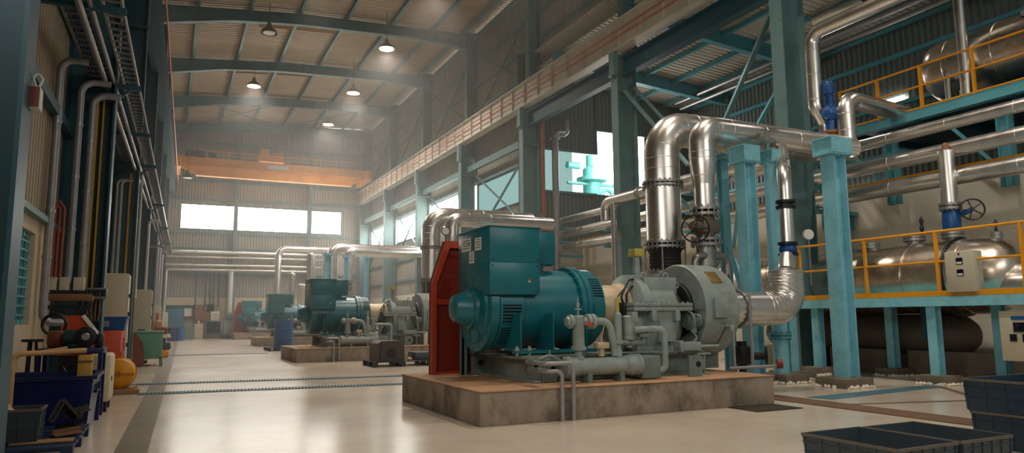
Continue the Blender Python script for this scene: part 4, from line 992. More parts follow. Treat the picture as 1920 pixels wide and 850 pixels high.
# pressure gauge left of it
t = thing('pressure_gauge', 'round white dial gauge on a thin stem behind the handrail', 'gauge', (15.5, 13.75, 3.0))
MB().cyl((15.5, 13.75, 2.3), (15.5, 13.75, 3.55), .02, n=8).build('gauge_stem', GALV, t)
m = MB().cyl((15.5, 13.78, 3.66), (15.47, 13.72, 3.66), .15, n=28); g = m.build('gauge_body', GALV, t)
MB().cyl((15.475, 13.72, 3.66), (15.465, 13.70, 3.66), .13, n=28).build('gauge_dial', WHITE, g)
# lower vessel below the walkway, its shade put into a dull dark colour
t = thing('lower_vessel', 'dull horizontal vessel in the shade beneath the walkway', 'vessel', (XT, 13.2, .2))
MB().lathe((XT+.1, 10.4, 1.0), (XT+.1, 17, 1.0), [(0, .1), (.1, .3), (.3, .45), (.6, .5), (6, .5), (6.3, .3)], 36).build('vessel_shell', mat('shade toned vessel', (96, 86, 74), 0.6, 0.3, 0.15, 3), t)
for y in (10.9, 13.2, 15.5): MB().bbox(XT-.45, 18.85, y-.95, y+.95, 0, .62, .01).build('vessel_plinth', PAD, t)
# walkway
t = thing('raised_walkway', 'light blue raised steel walkway with yellow rails in front of the long tank', 'walkway', (14.95, 11, 0))
MB().ibeam((14.92, 5.5, 1.77), (14.92, 14.2, 1.77), .18, .2, .02).box(14.82, 14.84, 5.5, 14.2, 1.67, 1.87).build('edge_beam', SKY, t, flat=True)
MB().box(14.85, 16.3, 5.5, 14.2, 1.85, 1.88).build('deck_plate', SKYT, t)
MB().ibeam((16.2, 5.5, 1.77), (16.2, 14.2, 1.77), .15, .18, .02).build('edge_beam', SKYT, t, flat=True)
for y in (7.0, 10.1, 13.2): MB().bar((14.9, y, 1.76), (16.2, y, 1.76), .12, .14).build('cross_beam', SKYT, t)
for (x, y) in ((15.02, 13.2), (15.02, 10.1), (16.2, 12.0), (16.15, 9.4), (15.02, 7.0)):
    l = MB().ibeam((x, y, .2), (x, y, 1.69), .2, .22, .025, up=(1, 0, 0), tw=.02).build('leg', SKY, t, flat=True)
    m = MB(); pb = (x-.32, x+.32, y-.32, y+.32); pad(m, *pb); m.build('footing', PAD, l)
    m = MB(); crust(m, *pb, 40); q = m.build('mortar_crust', CRUST, l); q['kind'] = 'stuff'
m = MB().cyl((14.9, 5.5, 3.27), (14.9, 13.6, 3.27), .03, n=12); m.build('handrail', YEL, t)
MB().cyl((14.9, 5.5, 2.62), (14.9, 13.6, 2.62), .025, n=10).build('mid_rail', YEL, t)
MB().box(14.88, 14.90, 5.5, 14.0, 1.88, 2.0).build('toe_board', YEL, t)
for y in (6.45, 8.12, 9.84, 11.6, 13.55): MB().box(14.87, 14.93, y-.03, y+.03, 1.88, 3.27).build('rail_post', YEL, t)
# control boxes
t = thing('control_box', 'beige control box with two small meters on the walkway rail', 'control box', (14.8, 9.3, 1.95))
MB().bbox(14.78, 15.08, 9.0, 9.6, 1.95, 2.8, .015).build('enclosure', BEIGE, t)
for z in (2.52, 2.28):
    d = MB().bbox(14.772, 14.785, 9.22, 9.36, z, z+.14, .004).build('meter', SCREEN, t)
    MB().box(14.768, 14.773, 9.235, 9.345, z+.015, z+.055).build('meter_scale', WHITE, d)
MB().cyl((14.77, 9.29, 2.74), (14.785, 9.29, 2.74), .02, n=12).build('lock', BLACK, t)
t = thing('switch_cabinet', 'pale control panel with a blue label and dark meters under the walkway', 'control panel', (14.9, 7.9, .4))
MB().bbox(14.9, 15.25, 7.2, 8.68, .58, 1.55, .015).build('enclosure', BEIGE, t)
MB().box(14.89, 14.9, 8.18, 8.45, 1.38, 1.45).build('blue_label', BLUEB, t)
for (y0, y1, z0, z1) in ((8.2, 8.42, 1.14, 1.33), (7.9, 8.16, 1.14, 1.33), (8.37, 8.5, .96, 1.1), (7.9, 8.27, .95, 1.1)):
    MB().bbox(14.885, 14.9, y0, y1, z0, z1, .005).build('meter', SCREEN, t)
m = MB()
for y in (7.3, 8.6): m.box(15.0, 15.06, y-.03, y+.03, 0, .6)
m.build('stand', STEELD, t)
# three long pipes along the white wall, on brackets
for z, r, lab in ((4.83, .205, 'lowest of the three long clad pipes along the white wall'), (5.52, .19, 'middle of the three long clad pipes along the white wall'), (6.18, .155, 'topmost of the three long clad pipes, just below the upper platform')):
    t = thing('long_pipe', lab, 'pipe', (17.2, 25, z), 'long clad pipes along the side bay')
    MB().cyl((17.2, 4, z), (17.2, 44, z), r, n=28).build('pipe_section', ALU, t)
    m = MB(); y = 6.0
    while y < 44: m.ring((17.2, y, z), (0, 1, 0), r, .006, 28, 6); y += 1.6
    m.build('cladding_seam', FLG, t)
m_ = [7.2, 14.9, 20.5, 26, 31, 37, 43]
for i, y in enumerate(m_):
    m = MB().bar((16.9, y, 4.55), (18.9, y, 4.55), .16, .12).bar((16.95, y, 5.25), (18.9, y, 5.25), .12, .1).bar((16.95, y, 5.96), (18.9, y, 5.96), .1, .08).bar((17.55, y, 4.5), (17.55, y, 6.2), .1, .12)
    if y < 32: solo(m, 'pipe_bracket', SKYT, 'teal wall bracket carrying the three long clad pipes', 'bracket', 'teal pipe brackets on the white wall')
t = thing('wall_column', 'teal wall column against the white wall behind the thick blue column', 'column', (18.75, 15.6, 0)); MB().ibeam((18.7, 15.3, 0), (18.7, 15.3, 4.95), .3, .3, .03, up=(1, 0, 0)).build('shaft', SKYT, t); MB().box(18.2, 18.9, 15.0, 15.6, 4.1, 4.6).build('head_beam', SKYT, t)
for i, (y, zt) in enumerate(((13.3, 6.6), (10.2, 6.6), (7.4, 6.6), (16.6, 6.6))):
    struct(MB().ibeam((18.5, y, 4.6), (18.5, y, zt), .25, .3, .03, up=(0, 1, 0)), 'column', SKYT)
    struct(MB().bar((18.45, y+.1, 5.0), (18.3, y+1.4, 6.6), .08), 'beam', SKYT)
struct(MB().cyl((17.9, 5, 5.2), (17.9, 30, 5.2), .04, n=8), 'trim_5', YEL)
for k, (y0, y1, z0, z1) in enumerate(((19.2, 22.2, 6.1, 6.75), (18.2, 19.7, 10.05, 10.3))): struct(MB().box(26.38, 26.4, y0, y1, z0, z1), 'window_%d' % (10+3*k), WINW)
# upper platform with rails, vessel and pipes
t = thing('upper_platform', 'teal upper platform with yellow guard rails above the long pipes', 'platform', (18, 10, 6.6))
XP = 18.0
MB().ibeam((XP+.1, 4, 6.86), (XP+.1, 14.6, 6.86), .22, .26, .02).box(XP, XP+.02, 4, 14.6, 6.73, 6.99).build('edge_beam', SKYT, t, flat=True)
MB().box(XP+.1, 22.3, 4, 14.6, 6.94, 6.98).build('deck_plate', STEELD, t)
for y in (5, 7.4, 9.8, 12.2, 14.4): MB().bar((XP+.1, y, 6.8), (22.3, y, 6.8), .15, .22).build('cross_beam', STEELD, t)
for z, w in ((8.2, .03), (7.65, .028), (7.05, .03)): MB().cyl((XP+.1, 4, z), (XP+.1, 14.6, z), w, n=10).build('guard_rail', YEL, t)
for y in (5.0, 6.4, 7.8, 9.25, 10.6, 12.0, 13.3, 14.55): MB().box(XP+.06, XP+.14, y-.035, y+.035, 6.98, 8.2).build('rail_post', YEL, t)
t = thing('upper_vessel', 'large clad vessel lying on the upper platform behind yellow rails', 'vessel', (19.7, 9, 7.4))
MB().lathe((19.75, 12.75, 8.35), (19.75, 3, 8.35), [(0, .2), (.05, .45), (.15, .68), (.3, .82), (.55, .88), (9, .88)], 52).build('vessel_shell', ALUR, t)
m = MB()
for y in (11.9, 10.6, 9.2): m.ring((19.75, y, 8.35), (0, 1, 0), .885, .012, 52, 6)
m.build('cladding_seam', ALU, t)
for y in (11.6, 8.5): MB().box(19.3, 20.2, y-.12, y+.12, 6.98, 7.6).build('saddle', WHITEW, t)
m = MB().tube([(19.75, 9.6, 9.2), (19.75, 9.6, 9.75), (19.4, 9.9, 10.2), (19.2, 9.0, 10.4)], .2, 20, .3).lathe((19.75, 9.6, 9.15), (19.75, 9.6, 9.3), [(0, .3), (.15, .3)], 20); m.build('outlet_pipe', ALU, t)
MB().cyl((19.2, 9.85, 8.98), (19.12, 9.8, 9.02), .11, n=20).build('dial_gauge', BLACK, t)
m = MB().tube([(18.75, 11.2, 7.0), (18.75, 11.2, 10.6)], .13, 20).tube([(18.95, 11.8, 7.1), (18.95, 11.8, 8.1), (19.3, 11.8, 8.3)], .08, 14, .12); m.build('front_pipe', ALU, t)
# pipe rising beside the near column, pump and elbow
t = thing('overhead_pipe', 'clad pipe dropping beside the tall column from high above the pump', 'pipe', (16.2, 13.9, 7))
MB().tube([(15.95, 13.35, 6.3), (15.95, 13.35, 6.7), (15.62, 13.35, 7.1), (15.62, 13.35, 9.2), (15.62, 5.0, 9.2)], .2, 28, .35).build('pipe_section', ALU, t)
m = MB()
for z in (7.3, 8.0, 8.7): m.ring((15.62, 13.35, z), (0, 0, 1), .2, .007, 28, 6)
m.build('cladding_seam', FLG, t)
MB().lathe((15.95, 13.35, 6.1), (15.95, 13.35, 6.32), [(0, .2), (.08, .2), (.09, .14), (.13, .14), (.14, .22), (.22, .22)], 24).build('flange', BROWN, t)
t = thing('blue_pump', 'upright blue valve actuator beside the bright vertical pipe', 'pump', (15.75, 13.0, 6.15))
m = MB().lathe((15.75, 13.0, 6.98), (15.75, 13.0, 7.75), [(0, .09), (.05, .12), (.1, .12), (.4, .11), (.41, .14), (.7, .14), (.74, .12), (.77, .06)], 24)
for k in range(5): m.lathe((15.75, 13.0, 7.12+k*.05), (15.75, 13.0, 7.14+k*.05), [(0, .135), (.02, .135)], 24)
m.build('motor', BLUEV, t)
MB().lathe((16.02, 12.85, 6.82), (15.5, 13.05, 6.86), [(0, .14), (.06, .2), (.35, .23), (.46, .2), (.55, .1)], 24).lathe((15.75, 13.0, 6.35), (15.75, 13.0, 7.0), [(0, .12), (.3, .15), (.65, .16)], 20).build('casing', BLUEV, t)
MB().lathe((15.75, 13.0, 6.15), (15.75, 13.0, 6.38), [(0, .2), (.1, .2), (.12, .14), (.16, .2), (.23, .2)], 20).build('flange', BROWN, t)
t = thing('platform_elbow', 'bright clad elbow turning from the pipe bridge onto the upper platform', 'pipe elbow', (16, 12.6, 6))
MB().tube([(15.9, RY2, 5.55), (15.9, RY2, 7.2), (18.3, RY2, 7.05)], .23, 30, .35).build('elbow_shell', ALU, t)
m = MB(); c = V(16.25, RY2, 6.85)
for z in (6.3, 6.75): m.ring((15.9, RY2, z), (0, 0, 1), .231, .007, 30, 6)
m.build('cladding_seam', FLG, t)
# short stub duct and twin service pipes up in the annex roof
t = thing('stub_duct', 'short copper toned clad duct end high in the side bay', 'duct', (17.6, 12.5, 11.2))
MB().cyl((17.5, 14.7, 10.5), (17.5, 12.9, 10.5), .28, n=28).build('duct_section', ALU, t)
MB().cyl((17.5, 12.95, 10.5), (17.5, 12.6, 10.5), .32, n=28).build('duct_flange', BLACK, t)
for k, (dx, dz) in enumerate(((0, 0), (.35, -.25))):
    tag(MB().cyl((24.4+dx, 3, 13.0+dz), (24.4+dx, 30.0, 13.0+dz), .11, n=16).build('service_pipe', GALV), ['upper', 'lower'][k]+' of two thin bright pipes along the side bay wall', 'pipe')
# down pipe beside the third pipe side column and short elbow pipe on brackets
t = thing('down_pipe', 'grey down pipe with a hooked top between two columns beside the pale window', 'pipe', (16.9, 30.2, 0))
MB().tube([(16.95, 30.2, 0), (16.95, 30.2, 10.6), (17.6, 30.2, 10.6), (17.6, 30.2, 11.3)], .17, 20, .25).build('pipe_section', GALV, t)
MB().cyl((16.95, 30.2, 10.3), (16.95, 30.2, 10.45), .24, n=20).build('collar', GALV, t)
tag(MB().cyl((15.95, 29.6, 5), (15.95, 29.6, 11.5), .08, n=14).build('conduit_pipe', RCOND), 'rust coloured pipe running up beside the third pipe side column', 'pipe')
t = thing('hooked_pipe', 'clad pipe with a turned down end above the three long pipes', 'pipe', (15.1, 20, 5.9))
MB().tube([(15.1, 23.0, 5.2), (15.1, 23.0, 5.9), (15.1, 14.3, 5.9)], .2, 24, .35).build('pipe_section', ALU, t)
MB().cyl((15.1, 20.8, 5.9), (15.1, 20.65, 5.9), .24, n=24).build('collar', GALV, t)
tag(MB().cyl((15.0, 22.3, 0), (15.0, 22.3, 5.75), .11, n=16).build('stand_pipe', GALV), 'upright grey pipe before the white wall, beside the hooked clad pipe', 'pipe')
# white background items behind the machines
t = thing('wall_cabinet', 'pale cream cabinet standing against the far white wall panels', 'cabinet', (17.5, 33, 0))
for i, (x, y, w, h) in enumerate(((16.0, 36.5, 2.0, 3.0),)):
    MB().bbox(x-.3, x+.1, y, y+w, 0, h, .02).build('body', WHITEW, t)

# ---------------------------------------------------------------- dark crates, lower right
def crate(label, x0, x1, y0, y1, z0, h, mt, rz=0, group='dark plastic crates', c=None):
    t = thing('plastic_crate', label, 'crate', ((x0+x1)/2, (y0+y1)/2, z0), group)
    cx, cy = (x0+x1)/2, (y0+y1)/2; tp = .035
    def ring4(i, z): # tapered rectangle
        return [(x0+i, y0+i, z), (x1-i, y0+i, z), (x1-i, y1-i, z), (x0+i, y1-i, z)]
    m = MB()
    A = ring4(tp, z0); B = ring4(.012, z0+h); C = ring4(.03, z0+h); D = ring4(tp+.02, z0+.02)
    m.add(A+B+C+D, [(3,2,1,0), (0,1,5,4), (1,2,6,5), (2,3,7,6), (3,0,4,7), (4,5,9,8), (5,6,10,9), (6,7,11,10), (7,4,8,11), (8,9,13,12), (9,10,14,13), (10,11,15,14), (11,8,12,15), (12,13,14,15)])
    m.build('shell', mt, t, flat=True)
    m = MB()
    def band(z, th, ex):
        i = tp+(.012-tp)*(z-z0)/h
        m.bar((x0+i-ex/2, y0+i-ex, z), (x1-i+ex/2, y0+i-ex, z), .018, th); m.bar((x0+i-ex/2, y1-i+ex, z), (x1-i+ex/2, y1-i+ex, z), .018, th)
        m.bar((x0+i-ex, y0+i, z), (x0+i-ex, y1-i, z), .018, th); m.bar((x1-i+ex, y0+i, z), (x1-i+ex, y1-i, z), .018, th)
    band(z0+h-.012, .028, .004); 
    rim = m.build('rim', CRATER, t, flat=True)
    m = MB(); band(z0+h*.74, .012, .0); band(z0+h*.42, .012, .0)
    n = max(2, int((x1-x0)/.16)); k2 = max(2, int((y1-y0)/.2))
    for k in range(n+1):
        x = x0+.04+(x1-x0-.08)*k/n
        for yy, s in ((y0, -1), (y1, 1)): m.bar((x, yy-s*tp, z0+.01), (x, yy-s*.012, z0+h-.02), .014, .02)
    for k in range(k2+1):
        y = y0+.04+(y1-y0-.08)*k/k2
        for xx, s in ((x0, -1), (x1, 1)): m.bar((xx-s*tp, y, z0+.01), (xx-s*.012, y, z0+h-.02), .02, .014)
    m.build('rib', mt, t, flat=True)
    if rz:
        t.rotation_euler.z = rz
    return t
crate('open dark grey crate in front, next to the rusty floor channel', 5.93, 6.80, 4.42, 5.52, 0, .30, CRATE, group=None)
crate('open dark grey crate touching the front one, before the stacked crates', 6.83, 7.66, 4.42, 5.50, 0, .30, CRATE, group=None)
crate('upper of two stacked dark slate blue crates, open on top', 8.36, 9.6, 4.2, 5.36, .40, .36, CRATEB, group='stacked dark blue crates')
crate('lower of two stacked dark slate blue crates, standing on the floor', 8.40, 9.56, 4.24, 5.32, 0, .395, CRATEB, group='stacked dark blue crates')
# ================================================================ left side: trays, conduits, cabinets, clutter
XTRAY = lambda y: -1.14+0.021*y
def tray(label, off, w, z, y0, y1, cables, rail_h=.1):
    t = thing('cable_tray', label, 'cable tray', (XTRAY(30)+off, 30, z), 'ladder cable trays')
    m = MB()
    for s in (0, w): m.bar((XTRAY(y0)+off+s, y0, z), (XTRAY(y1)+off+s, y1, z), .03, rail_h)
    m.build('side_rail', GALV, t, flat=True)
    y = y0+.1; n = 0; first = None; m = MB()
    while y < y1:                                      # the hundred front rungs as parts, the rest in one piece
        x = XTRAY(y)+off
        if n >= 100: m.bar((x, y, z-.02), (x+w, y, z-.02), .035, .03)
        elif first is None: first = MB().bar((x, y, z-.02), (x+w, y, z-.02), .035, .03).build('rung', GALV, t, flat=True); fx, fy = x, y
        else: c = first.copy(); col.objects.link(c); c.location = (x-fx, y-fy, 0)
        n += 1; y += .3
    o = m.build('rung', GALV, t, flat=True); o['kind'] = 'stuff'
    if cables:
        m = MB()
        for k in range(cables):
            s = w*(k+.7)/(cables+.5); m.tube([(XTRAY(y)+off+s+random.uniform(-.012, .012), y, z+.012+random.uniform(0, .02)) for y in [y0+(y1-y0)*j/24 for j in range(25)]], .016, 6, .001)
        m.build('cable', CABLE, t)
tray('open ladder cable tray on the aisle side, high along the columns', -.28, .28, 6.5, 6.5, 60, 2)
tray('wide ladder cable tray full of dark cables against the window wall', -.86, .42, 6.45, 6.5, 60, 7)
for k, (off, z, r) in enumerate(((-.40, 6.3, .04), (-.52, 6.2, .05))):
    tag(MB().tube([(XTRAY(6.5)+off, 6.5, z), (XTRAY(16)+off, 16, z), (XTRAY(27)+off+.05, 27, z-.12), (XTRAY(60)+off+.05, 60, z-.1)], r, 10, .5).build('tray_conduit', GALV), ['upper', 'lower'][k]+' long bright conduit slung under the high cable trays', 'conduit')
for y in (8.2, 12.2, 16.3, 20.5, 24.7, 33, 41.3, 49.6):
    m = MB().bar((XF(y)-.1, y, 6.3), (XTRAY(y)+.08, y, 6.3), .1, .09).bar((XF(y)-.1, y, 5.9), (XTRAY(y)-.1, y, 6.27), .05, .05)
    if abs(y-12.2) < .1 or abs(y-20.5) < .1: m = MB().bar((XW(y)+.1, y, 6.3), (XTRAY(y)+.08, y, 6.3), .1, .09)
    solo(m, 'tray_bracket', STEELD, 'dark teal bracket carrying the high cable trays', 'bracket', 'teal tray brackets on the window wall')
# conduits rising from the junction boxes by the first bay
def conduit(label, pts, r, mt=CONDUIT, bend=.25, name='conduit_pipe', clips=()):
    t = thing(name, label, 'conduit', pts[0])
    MB().tube(pts, r, 14, bend).build('tube', mt, t)
    for (x, y, z) in clips: MB().lathe((x, y, z-.03), (x, y, z+.03), [(0, r+.012), (.06, r+.012)], 14).build('coupling', GALV, t)
    return t
conduit('thick grey conduit on the window wall, bending to a taped low end', [(-1.60, 14.6, .98+.5), (-1.92, 14.5, 1.48), (-1.92, 14.5, 6.15), (-1.5, 14.5, 6.15)], .065, clips=((-1.92, 14.5, 3.4), (-1.92, 14.5, 5.0), (-1.92, 14.5, 2.6)))
conduit('middle grey conduit rising from the junction boxes to the trays', [(-1.68, 15.4, 2.2), (-1.68, 15.4, 6.05), (-1.2, 15.4, 6.05)], .06, clips=((-1.68, 15.4, 4.2), (-1.68, 15.4, 5.2), (-1.68, 15.4, 3.2)))
conduit('thicker grey conduit beside the teal column web', [(-1.52, 15.9, 2.2), (-1.52, 15.9, 5.95), (-1.05, 15.9, 5.95)], .068, clips=((-1.52, 15.9, 4.0), (-1.52, 15.9, 5.0), (-1.52, 15.9, 3.0)))
for k, x in enumerate((-1.93, -1.86, -1.79)):
    conduit(['rust red conduit next to the window', 'middle rust red conduit by the window', 'rust red conduit next to the grey conduits'][k], [(x, 15.2, 2.3), (x, 15.2, 3.55), (x-.1, 15.2, 3.7)], .022, RCOND, .08)
for k, x in enumerate((-1.47, -1.36)):
    conduit(['thicker yellow cable sleeve on the teal column web', 'thinner yellow cable sleeve on the teal column web'][k], [(x, 16.2, 2.1), (x, 16.2, 6.05)], .03 if k == 0 else .022, YCABLE)
for k, x in enumerate((-1.53, -1.42)):
    conduit(['thin grey conduit beyond the second window wall column, wall side of the pair', 'thin grey conduit beyond the second window wall column, aisle side of the pair'][k], [(x, 24.0, 2.3), (x, 24.0, 5.7), (x+.3, 24, 5.7)], .05)
conduit('yellow cable sleeve on the third window wall column', [(-1.22, 24.5, 2.4), (-1.22, 24.5, 6.0)], .035, YCABLE)
conduit('white conduit on the face of the third window wall column', [(-.93, 25.1, 2.2), (-.93, 25.1, 6.2)], .04, WGREY)
conduit('tall white conduit before the fourth window wall column', [(-.86, 32.6, .4), (-.86, 32.6, 5.6), (-.5, 32.6, 5.6)], .05, WGREY)
conduit('grey conduit bracket loop before the fourth window wall column', [(-.8, 33.6, 4.6), (-.45, 33.6, 4.6), (-.2, 33.6, 4.9)], .04)
for k, y in enumerate((40.5, 44, 48.5)):
    conduit('thin pale conduit on the far window wall columns, number %s from the cabinets' % ['first', 'second', 'third'][k], [(XF(y)+.05, y, .3), (XF(y)+.05, y, 5.5)], .07)
# junction boxes
t = thing('junction_box_row', 'row of pale conduit boxes above tangled cables on the window wall', 'junction box', (-1.75, 15.5, 1.8))
for k, (x, w) in enumerate(((-1.98, .14), (-1.80, .16), (-1.58, .17))):
    MB().bbox(x, x+w, 15.25, 15.5, 2.06, 2.3, .01).build('box_body', BEIGE, t)
for bx in ((-2.05, -1.15, 15.22, 15.3, 1.96, 2.02), (-2.0, -1.3, 15.2, 15.28, 1.74, 1.79), (-1.5, -1.1, 15.9, 16.0, 1.98, 2.1)): MB().box(*bx).build('rail_bar', BLACK, t)
m = MB()
for k in range(11):
    x = -2.0+.07*k; m.tube([(x, 15.3, 2.05), (x+random.uniform(-.05, .1), 15.2, 1.8), (x+random.uniform(-.1, .15), 15.25, 1.6), (-1.75+random.uniform(-.15, .15), 15.2, 1.45)], .014, 6, .06)
m.build('loose_cable', CABLE, t)
m = MB().bbox(-1.95, -1.25, 15.2, 15.5, 1.86, 2.0, .03); m.build('cover_hood', BROWN, t)
t = thing('column_box', 'dark grey control box with hanging brown cables on the teal column', 'control box', (-1.3, 16.1, 1.95))
MB().bbox(-1.45, -1.08, 15.95, 16.2, 1.92, 2.14, .02).build('enclosure', GREYD, t)
m = MB()
for k in range(4): m.tube([(-1.38+.06*k, 16.05, 1.93), (-1.4+.07*k, 15.98, 1.7), (-1.36+.05*k, 16.0, 1.5)], .016, 6, .05)
m.build('hanging_cable', BROWN, t)
# small isolator box on the first column
t = thing('isolator_switch', 'small pale switch box with a red side on the front window wall column', 'switch', (-1.29, 8.15, 3.55))
MB().bbox(-1.31, -1.22, 8.05, 8.22, 3.56, 3.78, .008).build('switch_body', WGREY, t)
MB().box(-1.312, -1.225, 8.035, 8.052, 3.57, 3.77).build('switch_side', mat('dull red switch side', (110, 50, 40), 0.5), t)
MB().tube([(-1.27, 8.14, 3.78), (-1.3, 8.14, 3.88), (-1.27, 8.15, 3.95), (-1.22, 8.15, 3.88), (-1.25, 8.15, 3.8)], .012, 8, .03).build('switch_cable', WGREY, t)
# clutter
t = thing('plastic_pallet', 'dark blue slatted pallet under the open grey crate', 'pallet', (-1.45, 10.2, 0))
m = MB()
for k in range(6): m.box(-2.1, -.86, 9.3+.33*k, 9.3+.33*k+.25, .12, .15)
m.build('deck_board', PALB, t, flat=True)
for x in (-2.1, -1.55, -.98):
    for y in (9.3, 10.2, 11.05): MB().box(x, x+.12, y, y+.16, 0, .12).build('block', PALB, t, flat=True)
MB().box(-1.5, -.9, 9.62, 9.87, .151, .165).build('loose_board', WOOD, t)
crate('open grey crate with a tan rag on the blue pallet', -1.98, -1.22, 9.68, 10.15, .165, .36, CRATE, group=None)
m = MB(); m.lathe((-1.7, 9.9, .42), (-1.7, 9.9, .62), [(0, .05), (.05, .2), (.1, .18), (.15, .14), (.2, .02)], 14); 
for i, v in enumerate(m.v): m.v[i] = (v[0]+random.uniform(-.02, .02), v[1]+random.uniform(-.02, .02), v[2]+random.uniform(-.02, .02))
solo(m, 'cloth_rag', PINK, 'crumpled tan rag lying in the open grey crate', 'rag')
scr = (('bent steel offcut leaning on the scrap beside the grey crate', [(-1.2, 10.3, .30), (-1.1, 10.35, .52), (-.95, 10.5, .30), (-.9, 10.5, .34)], .12, PLATE),
       ('dark curved steel scrap on the blue pallet edge', [(-1.18, 10.6, .18), (-1.0, 10.6, .2), (-.9, 10.7, .27)], .16, BLACK),
       ('thin rusty plate lying on the blue pallet', [(-1.15, 10.1, .17), (-.88, 10.2, .19)], .22, BROWN),
       ('grey channel offcut on top of the scrap', [(-1.1, 10.45, .34), (-.86, 10.75, .38)], .1, PLATE))
for l, pts, w, mt in scr:
    m = MB()
    for a, b in zip(pts, pts[1:]): m.bar(a, b, w, .02, up=(0, 0, 1)); m.bar((a[0], a[1], a[2]+.03), (b[0], b[1], b[2]+.03), .02, .06)
    solo(m, 'metal_scrap', mt, l, 'metal scrap')
t = thing('storage_bin', 'large dark blue plastic bin behind the dark blue slatted pallet', 'bin', (-1.5, 11.95, 0))
x0, x1, y0, y1, h = -2.06, -.86, 11.35, 12.6, .76
m = MB(); i = .06
A = [(x0+i, y0+i, .03), (x1-i, y0+i, .03), (x1-i, y1-i, .03), (x0+i, y1-i, .03)]; B = [(x0, y0, h), (x1, y0, h), (x1, y1, h), (x0, y1, h)]; C = [(x0+.04, y0+.04, h), (x1-.04, y0+.04, h), (x1-.04, y1-.04, h), (x0+.04, y1-.04, h)]; D = [(x0+i+.04, y0+i+.04, .08), (x1-i-.04, y0+i+.04, .08), (x1-i-.04, y1-i-.04, .08), (x0+i+.04, y1-i-.04, .08)]
m.add(A+B+C+D, [(3,2,1,0), (0,1,5,4), (1,2,6,5), (2,3,7,6), (3,0,4,7), (4,5,9,8), (5,6,10,9), (6,7,11,10), (7,4,8,11), (8,9,13,12), (9,10,14,13), (10,11,15,14), (11,8,12,15), (12,13,14,15)]); m.build('shell', BLUEP, t, flat=True)
m = MB().bar((x0, y0-.02, h-.02), (x1, y0-.02, h-.02), .04, .05).bar((x1+.02, y0, h-.02), (x1+.02, y1, h-.02), .04, .05).bar((x0, y1+.02, h-.02), (x1, y1+.02, h-.02), .04, .05); m.build('rim', BLUEP, t, flat=True)
m = MB().box(x1-.01, x1+.02, 11.75, 12.2, .5, .53).box(x1-.01, x1+.02, 11.75, 11.78, .5, .62).box(x1-.01, x1+.02, 12.17, 12.2, .5, .62); m.build('handle', PALB, t)
for y in (11.5, 12.45):
    for x in (-1.95, -1.0): MB().cyl((x-.03, y, .05), (x+.03, y, .05), .05, n=16).build('caster', BLACK, t)
t = thing('cane_frame', 'pale bamboo hand frame standing over the blue bin', 'frame', (-1.4, 11.5, 0))
MB().tube([(-1.78, 11.28, .2), (-1.78, 11.28, 1.04), (-1.7, 11.3, 1.08), (-.98, 11.5, 1.1)], .035, 10, .06).build('pole', BAMB, t)
MB().tube([(-1.75, 11.3, 1.0), (-1.86, 11.3, 1.08), (-1.9, 11.32, .95), (-1.9, 11.35, .6)], .018, 8, .06).build('black_hose', BLACK, t)
MB().tube([(-1.5, 11.4, 1.09), (-1.2, 11.45, 1.14)], .025, 8).build('pole', BAMB, t)
t = thing('work_table', 'dark blue work table behind the blue bin carrying a bench grinder', 'table', (-1.3, 13.1, 0))
MB().bbox(-1.75, -.86, 12.75, 13.5, 1.0, 1.09, .01).build('tabletop', BLUEP, t)
for x in (-1.7, -.9):
    for y in (12.8, 13.45): MB().box(x-.03, x+.03, y-.03, y+.03, 0, 1.0).build('leg', BLUEP, t)
m = MB().bar((-1.65, 12.8, .35), (-1.1, 12.8, .98), .05).bar((-1.1, 12.8, .35), (-1.4, 12.8, .8), .05); m.build('brace', BLACK, t)
MB().box(-1.7, -.9, 12.8, 13.45, .3, .33).build('shelf', BLUEP, t)
t = thing('bench_grinder', 'dark green bench grinder with round end on the blue work table', 'grinder', (-1.15, 13.0, 1.09))
m = MB().lathe((-1.42, 13.0, 1.24), (-1.02, 13.0, 1.24), [(0, .1), (.02, .13), (.36, .13), (.4, .1)], 28).bbox(-1.35, -1.05, 12.9, 13.1, 1.09, 1.16, .01); m.build('motor', mat('dark green machine paint', (22, 50, 50), 0.4), t)
m = MB().lathe((-1.12, 12.84, 1.26), (-1.12, 13.1, 1.26), [(0, .08), (.02, .15), (.1, .16), (.24, .16), (.26, .12)], 28); m.build('wheel_guard', BLACK, t)
m = MB().lathe((-1.12, 12.83, 1.26), (-1.12, 12.85, 1.26), [(0, .05), (.02, .07)], 20); m.build('wheel_nut', GALV, t)
m = MB().bbox(-1.0, -.88, 12.9, 13.15, 1.09, 1.3, .03); m.build('end_cover', BLACK, t)
t = thing('padded_seat', 'brown padded chair back leaning on the blue work table', 'seat', (-1.5, 13.2, 1.09))
MB().bbox(-1.66, -1.4, 13.05, 13.3, 1.09, 1.36, .07).build('pad', LEATHER, t)
m = MB().ring((-1.6, 13.35, 1.45), (0, 1, 0), .16, .025, 24, 8); m.build('frame_hoop', BLACK, t)
t = thing('steel_stool', 'small black stool top standing on the aisle side of the work table', 'stool', (-1.75, 12.7, 0))
MB().cyl((-1.78, 12.68, 1.2), (-1.78, 12.68, 1.24), .14, n=20).build('seat', BLACK, t)
m = MB()
for a in range(3): m.bar((-1.78+.1*math.cos(a*2.1), 12.68+.1*math.sin(a*2.1), 0), (-1.78+.05*math.cos(a*2.1), 12.68+.05*math.sin(a*2.1), 1.2), .035)
m.build('leg', BLACK, t)
solo(MB().lathe((-.98, 12.45, .78), (-.98, 12.45, 1.04), [(0, .08), (.01, .09), (.24, .09), (.26, .08)], 20), 'yellow_can', mat('dull yellow can', (190, 150, 60), 0.45), 'dull yellow can at the right end of the blue bin', 'can') if False else None
